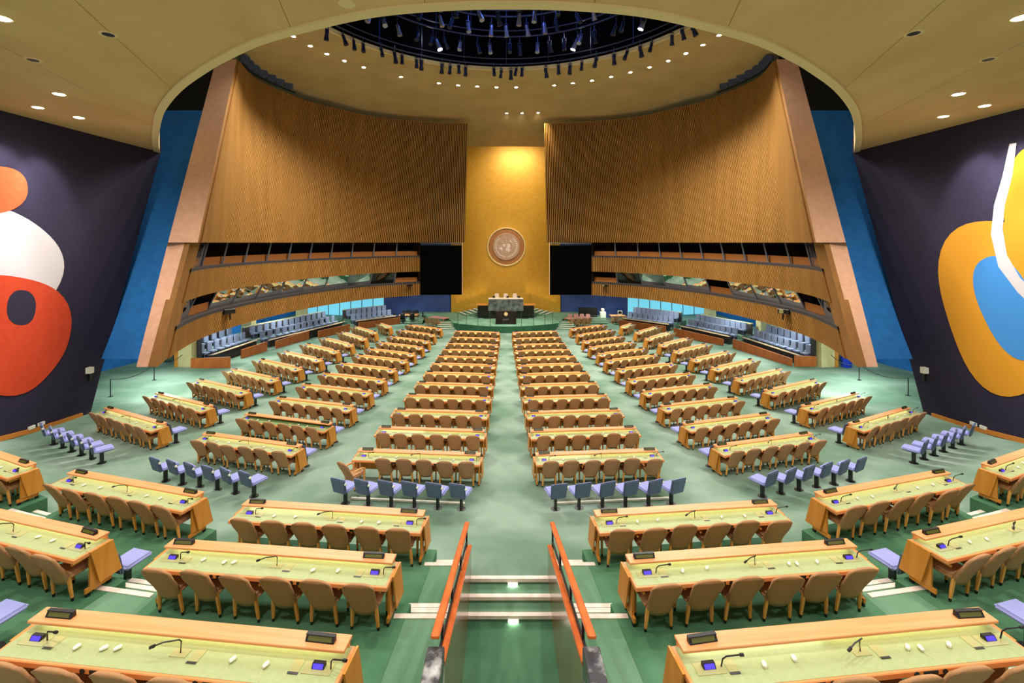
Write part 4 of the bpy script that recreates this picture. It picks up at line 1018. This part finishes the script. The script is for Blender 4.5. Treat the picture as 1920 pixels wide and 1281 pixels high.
for i,(x,y,a) in enumerate(((6.2,43.75,20),(6.8,43.95,20),(7.4,44.2,20),(8.0,44.4,20))):
    tag(link('desk_chair', CHM, None, (x,y,0), R(a)), 'tan chair at the pinkish table right of stage, %s from the left' % ORD[i+1], 'chair', 'tan chairs beside the stage')
for i,(x,y) in enumerate(((6.5,46.0),(7.1,46.1),(7.7,46.1),(8.3,46.0))):
    tag(link('pink_chair', PK, None, (x,y,0), R(180)), 'pink chair behind the table right of stage, %s from the left' % ORD[i+1], 'chair', 'pink chairs right of the stage')
t = thing('video_monitor', 'wide black monitor cabinet before the right navy wall', 'monitor', (8.4,46.9,0)); MB().box(-.95,.95,-.15,.15,.35,1.45,'black').obj('screen', t, bevel=.02); MB().box(-.7,.7,-.25,.25,0,.35,'black').obj('stand', t)
t = thing('water_cooler', 'white water cooler beside the black monitor cabinet', 'cooler', (9.9,46.9,0)); MB().box(-.3,.3,-.25,.25,0,1.05,'white_plastic').obj('body', t, bevel=.04); MB().lathe([(.17,1.05),(.19,1.3),(.1,1.38)],'cream_fabric',n=12).obj('bottle', t)
side_table(11.3,46.4,1.5,1.0,'wood_light','pale wooden table by the right navy wall and galleries')
for i,(x,y,a) in enumerate(((10.9,45.5,0),(11.6,45.5,5),(12.45,46.4,90))):
    tag(link('desk_chair', CHM, None, (x,y,0), R(a)), 'tan chair at the pale table by the right navy wall, %s from the left' % ORD[i+1], 'chair', 'tan chairs beside the stage')
t = thing('desk_monitor', 'white framed monitor on the pale table by the right navy wall', 'monitor', (11.6,46.6,.752)); MB().box(-.22,.22,-.02,.03,.06,.42,'white_plastic').obj('frame', t); MB().box(-.18,.18,-.03,-.02,.1,.38,'black').obj('screen', t); MB().box(-.08,.08,-.06,.06,0,.06,'white_plastic').obj('stand', t)
for i,(x,y) in enumerate(((-9.9,47.1),(-9.4,46.95),(-10.4,47.05))):
    t = thing('desk_monitor', 'black monitor on the pale left table, %s' % ('middle of three','right of three','left of three')[i], 'monitor', (x,y,.752)); MB().box(-.2,.2,-.02,.02,.08,.38,'black').obj('screen', t); MB().box(-.07,.07,-.06,.06,0,.08,'black').obj('stand', t)
# ------------------------------------------------------------------ passage lamps under the slatted bands, gold wash lamps
def area(p, tgt, sx, sy, e, col):
    l = bpy.data.lights.new('passage_lamp','AREA'); l.shape = 'RECTANGLE'; l.size = sx; l.size_y = sy; l.energy = e; l.color = col
    o = bpy.data.objects.new('passage_lamp', l); C.objects.link(o); o.location = p; o.rotation_euler = (Vector(tgt)-Vector(p)).to_track_quat('-Z','Y').to_euler()
for s in (-1,1):
    for x,y in ((16.6,22.0),(18.4,24.5),(18.0,30.5),(17.2,36.5),(14.5,41.5),(10.5,45.5)):
        area((s*x,y,CAMZ-4.95),(s*x,y,0),1.8,.5,105,(.85,1,.92))
    for x,y in ((20.8,31),(20.5,38),(18.5,45)): area((s*x,y,CAMZ-4.4),(s*x,y,0),1.8,.5,90,(.7,.95,1))
    for i in range(6):
        x = 2.4+.55*i; l = spot((s*x,BY-.6,SZT+1.55-.2*i),(s*x,BY-.2,SZT+4),26,60,1.,(1,.8,.4))
# ------------------------------------------------------------------ world, camera, view
w = bpy.data.worlds.new('World'); bpy.context.scene.world = w; w.use_nodes = True
w.node_tree.nodes['Background'].inputs[0].default_value = (1,.94,.84,1); w.node_tree.nodes['Background'].inputs[1].default_value = .5
cam = bpy.data.cameras.new('Camera'); co = bpy.data.objects.new('Camera', cam); C.objects.link(co)
co.location = (CAMX,0,CAMZ); co.rotation_euler = (R(90),0,0)
cam.sensor_fit = 'HORIZONTAL'; cam.sensor_width = 36; cam.lens = F/1920*36
cam.shift_x = (960-U0)/1920; cam.shift_y = -(640.5-V0)/1920
cam.clip_start = .05; cam.clip_end = 200
sc = bpy.context.scene; sc.camera = co
sc.view_settings.view_transform = 'Standard'; sc.view_settings.look = 'None'; sc.view_settings.gamma = 1; sc.view_settings.use_curve_mapping = False
sc.view_settings.exposure = .48
sc.cycles.max_bounces = 6; sc.cycles.diffuse_bounces = 4
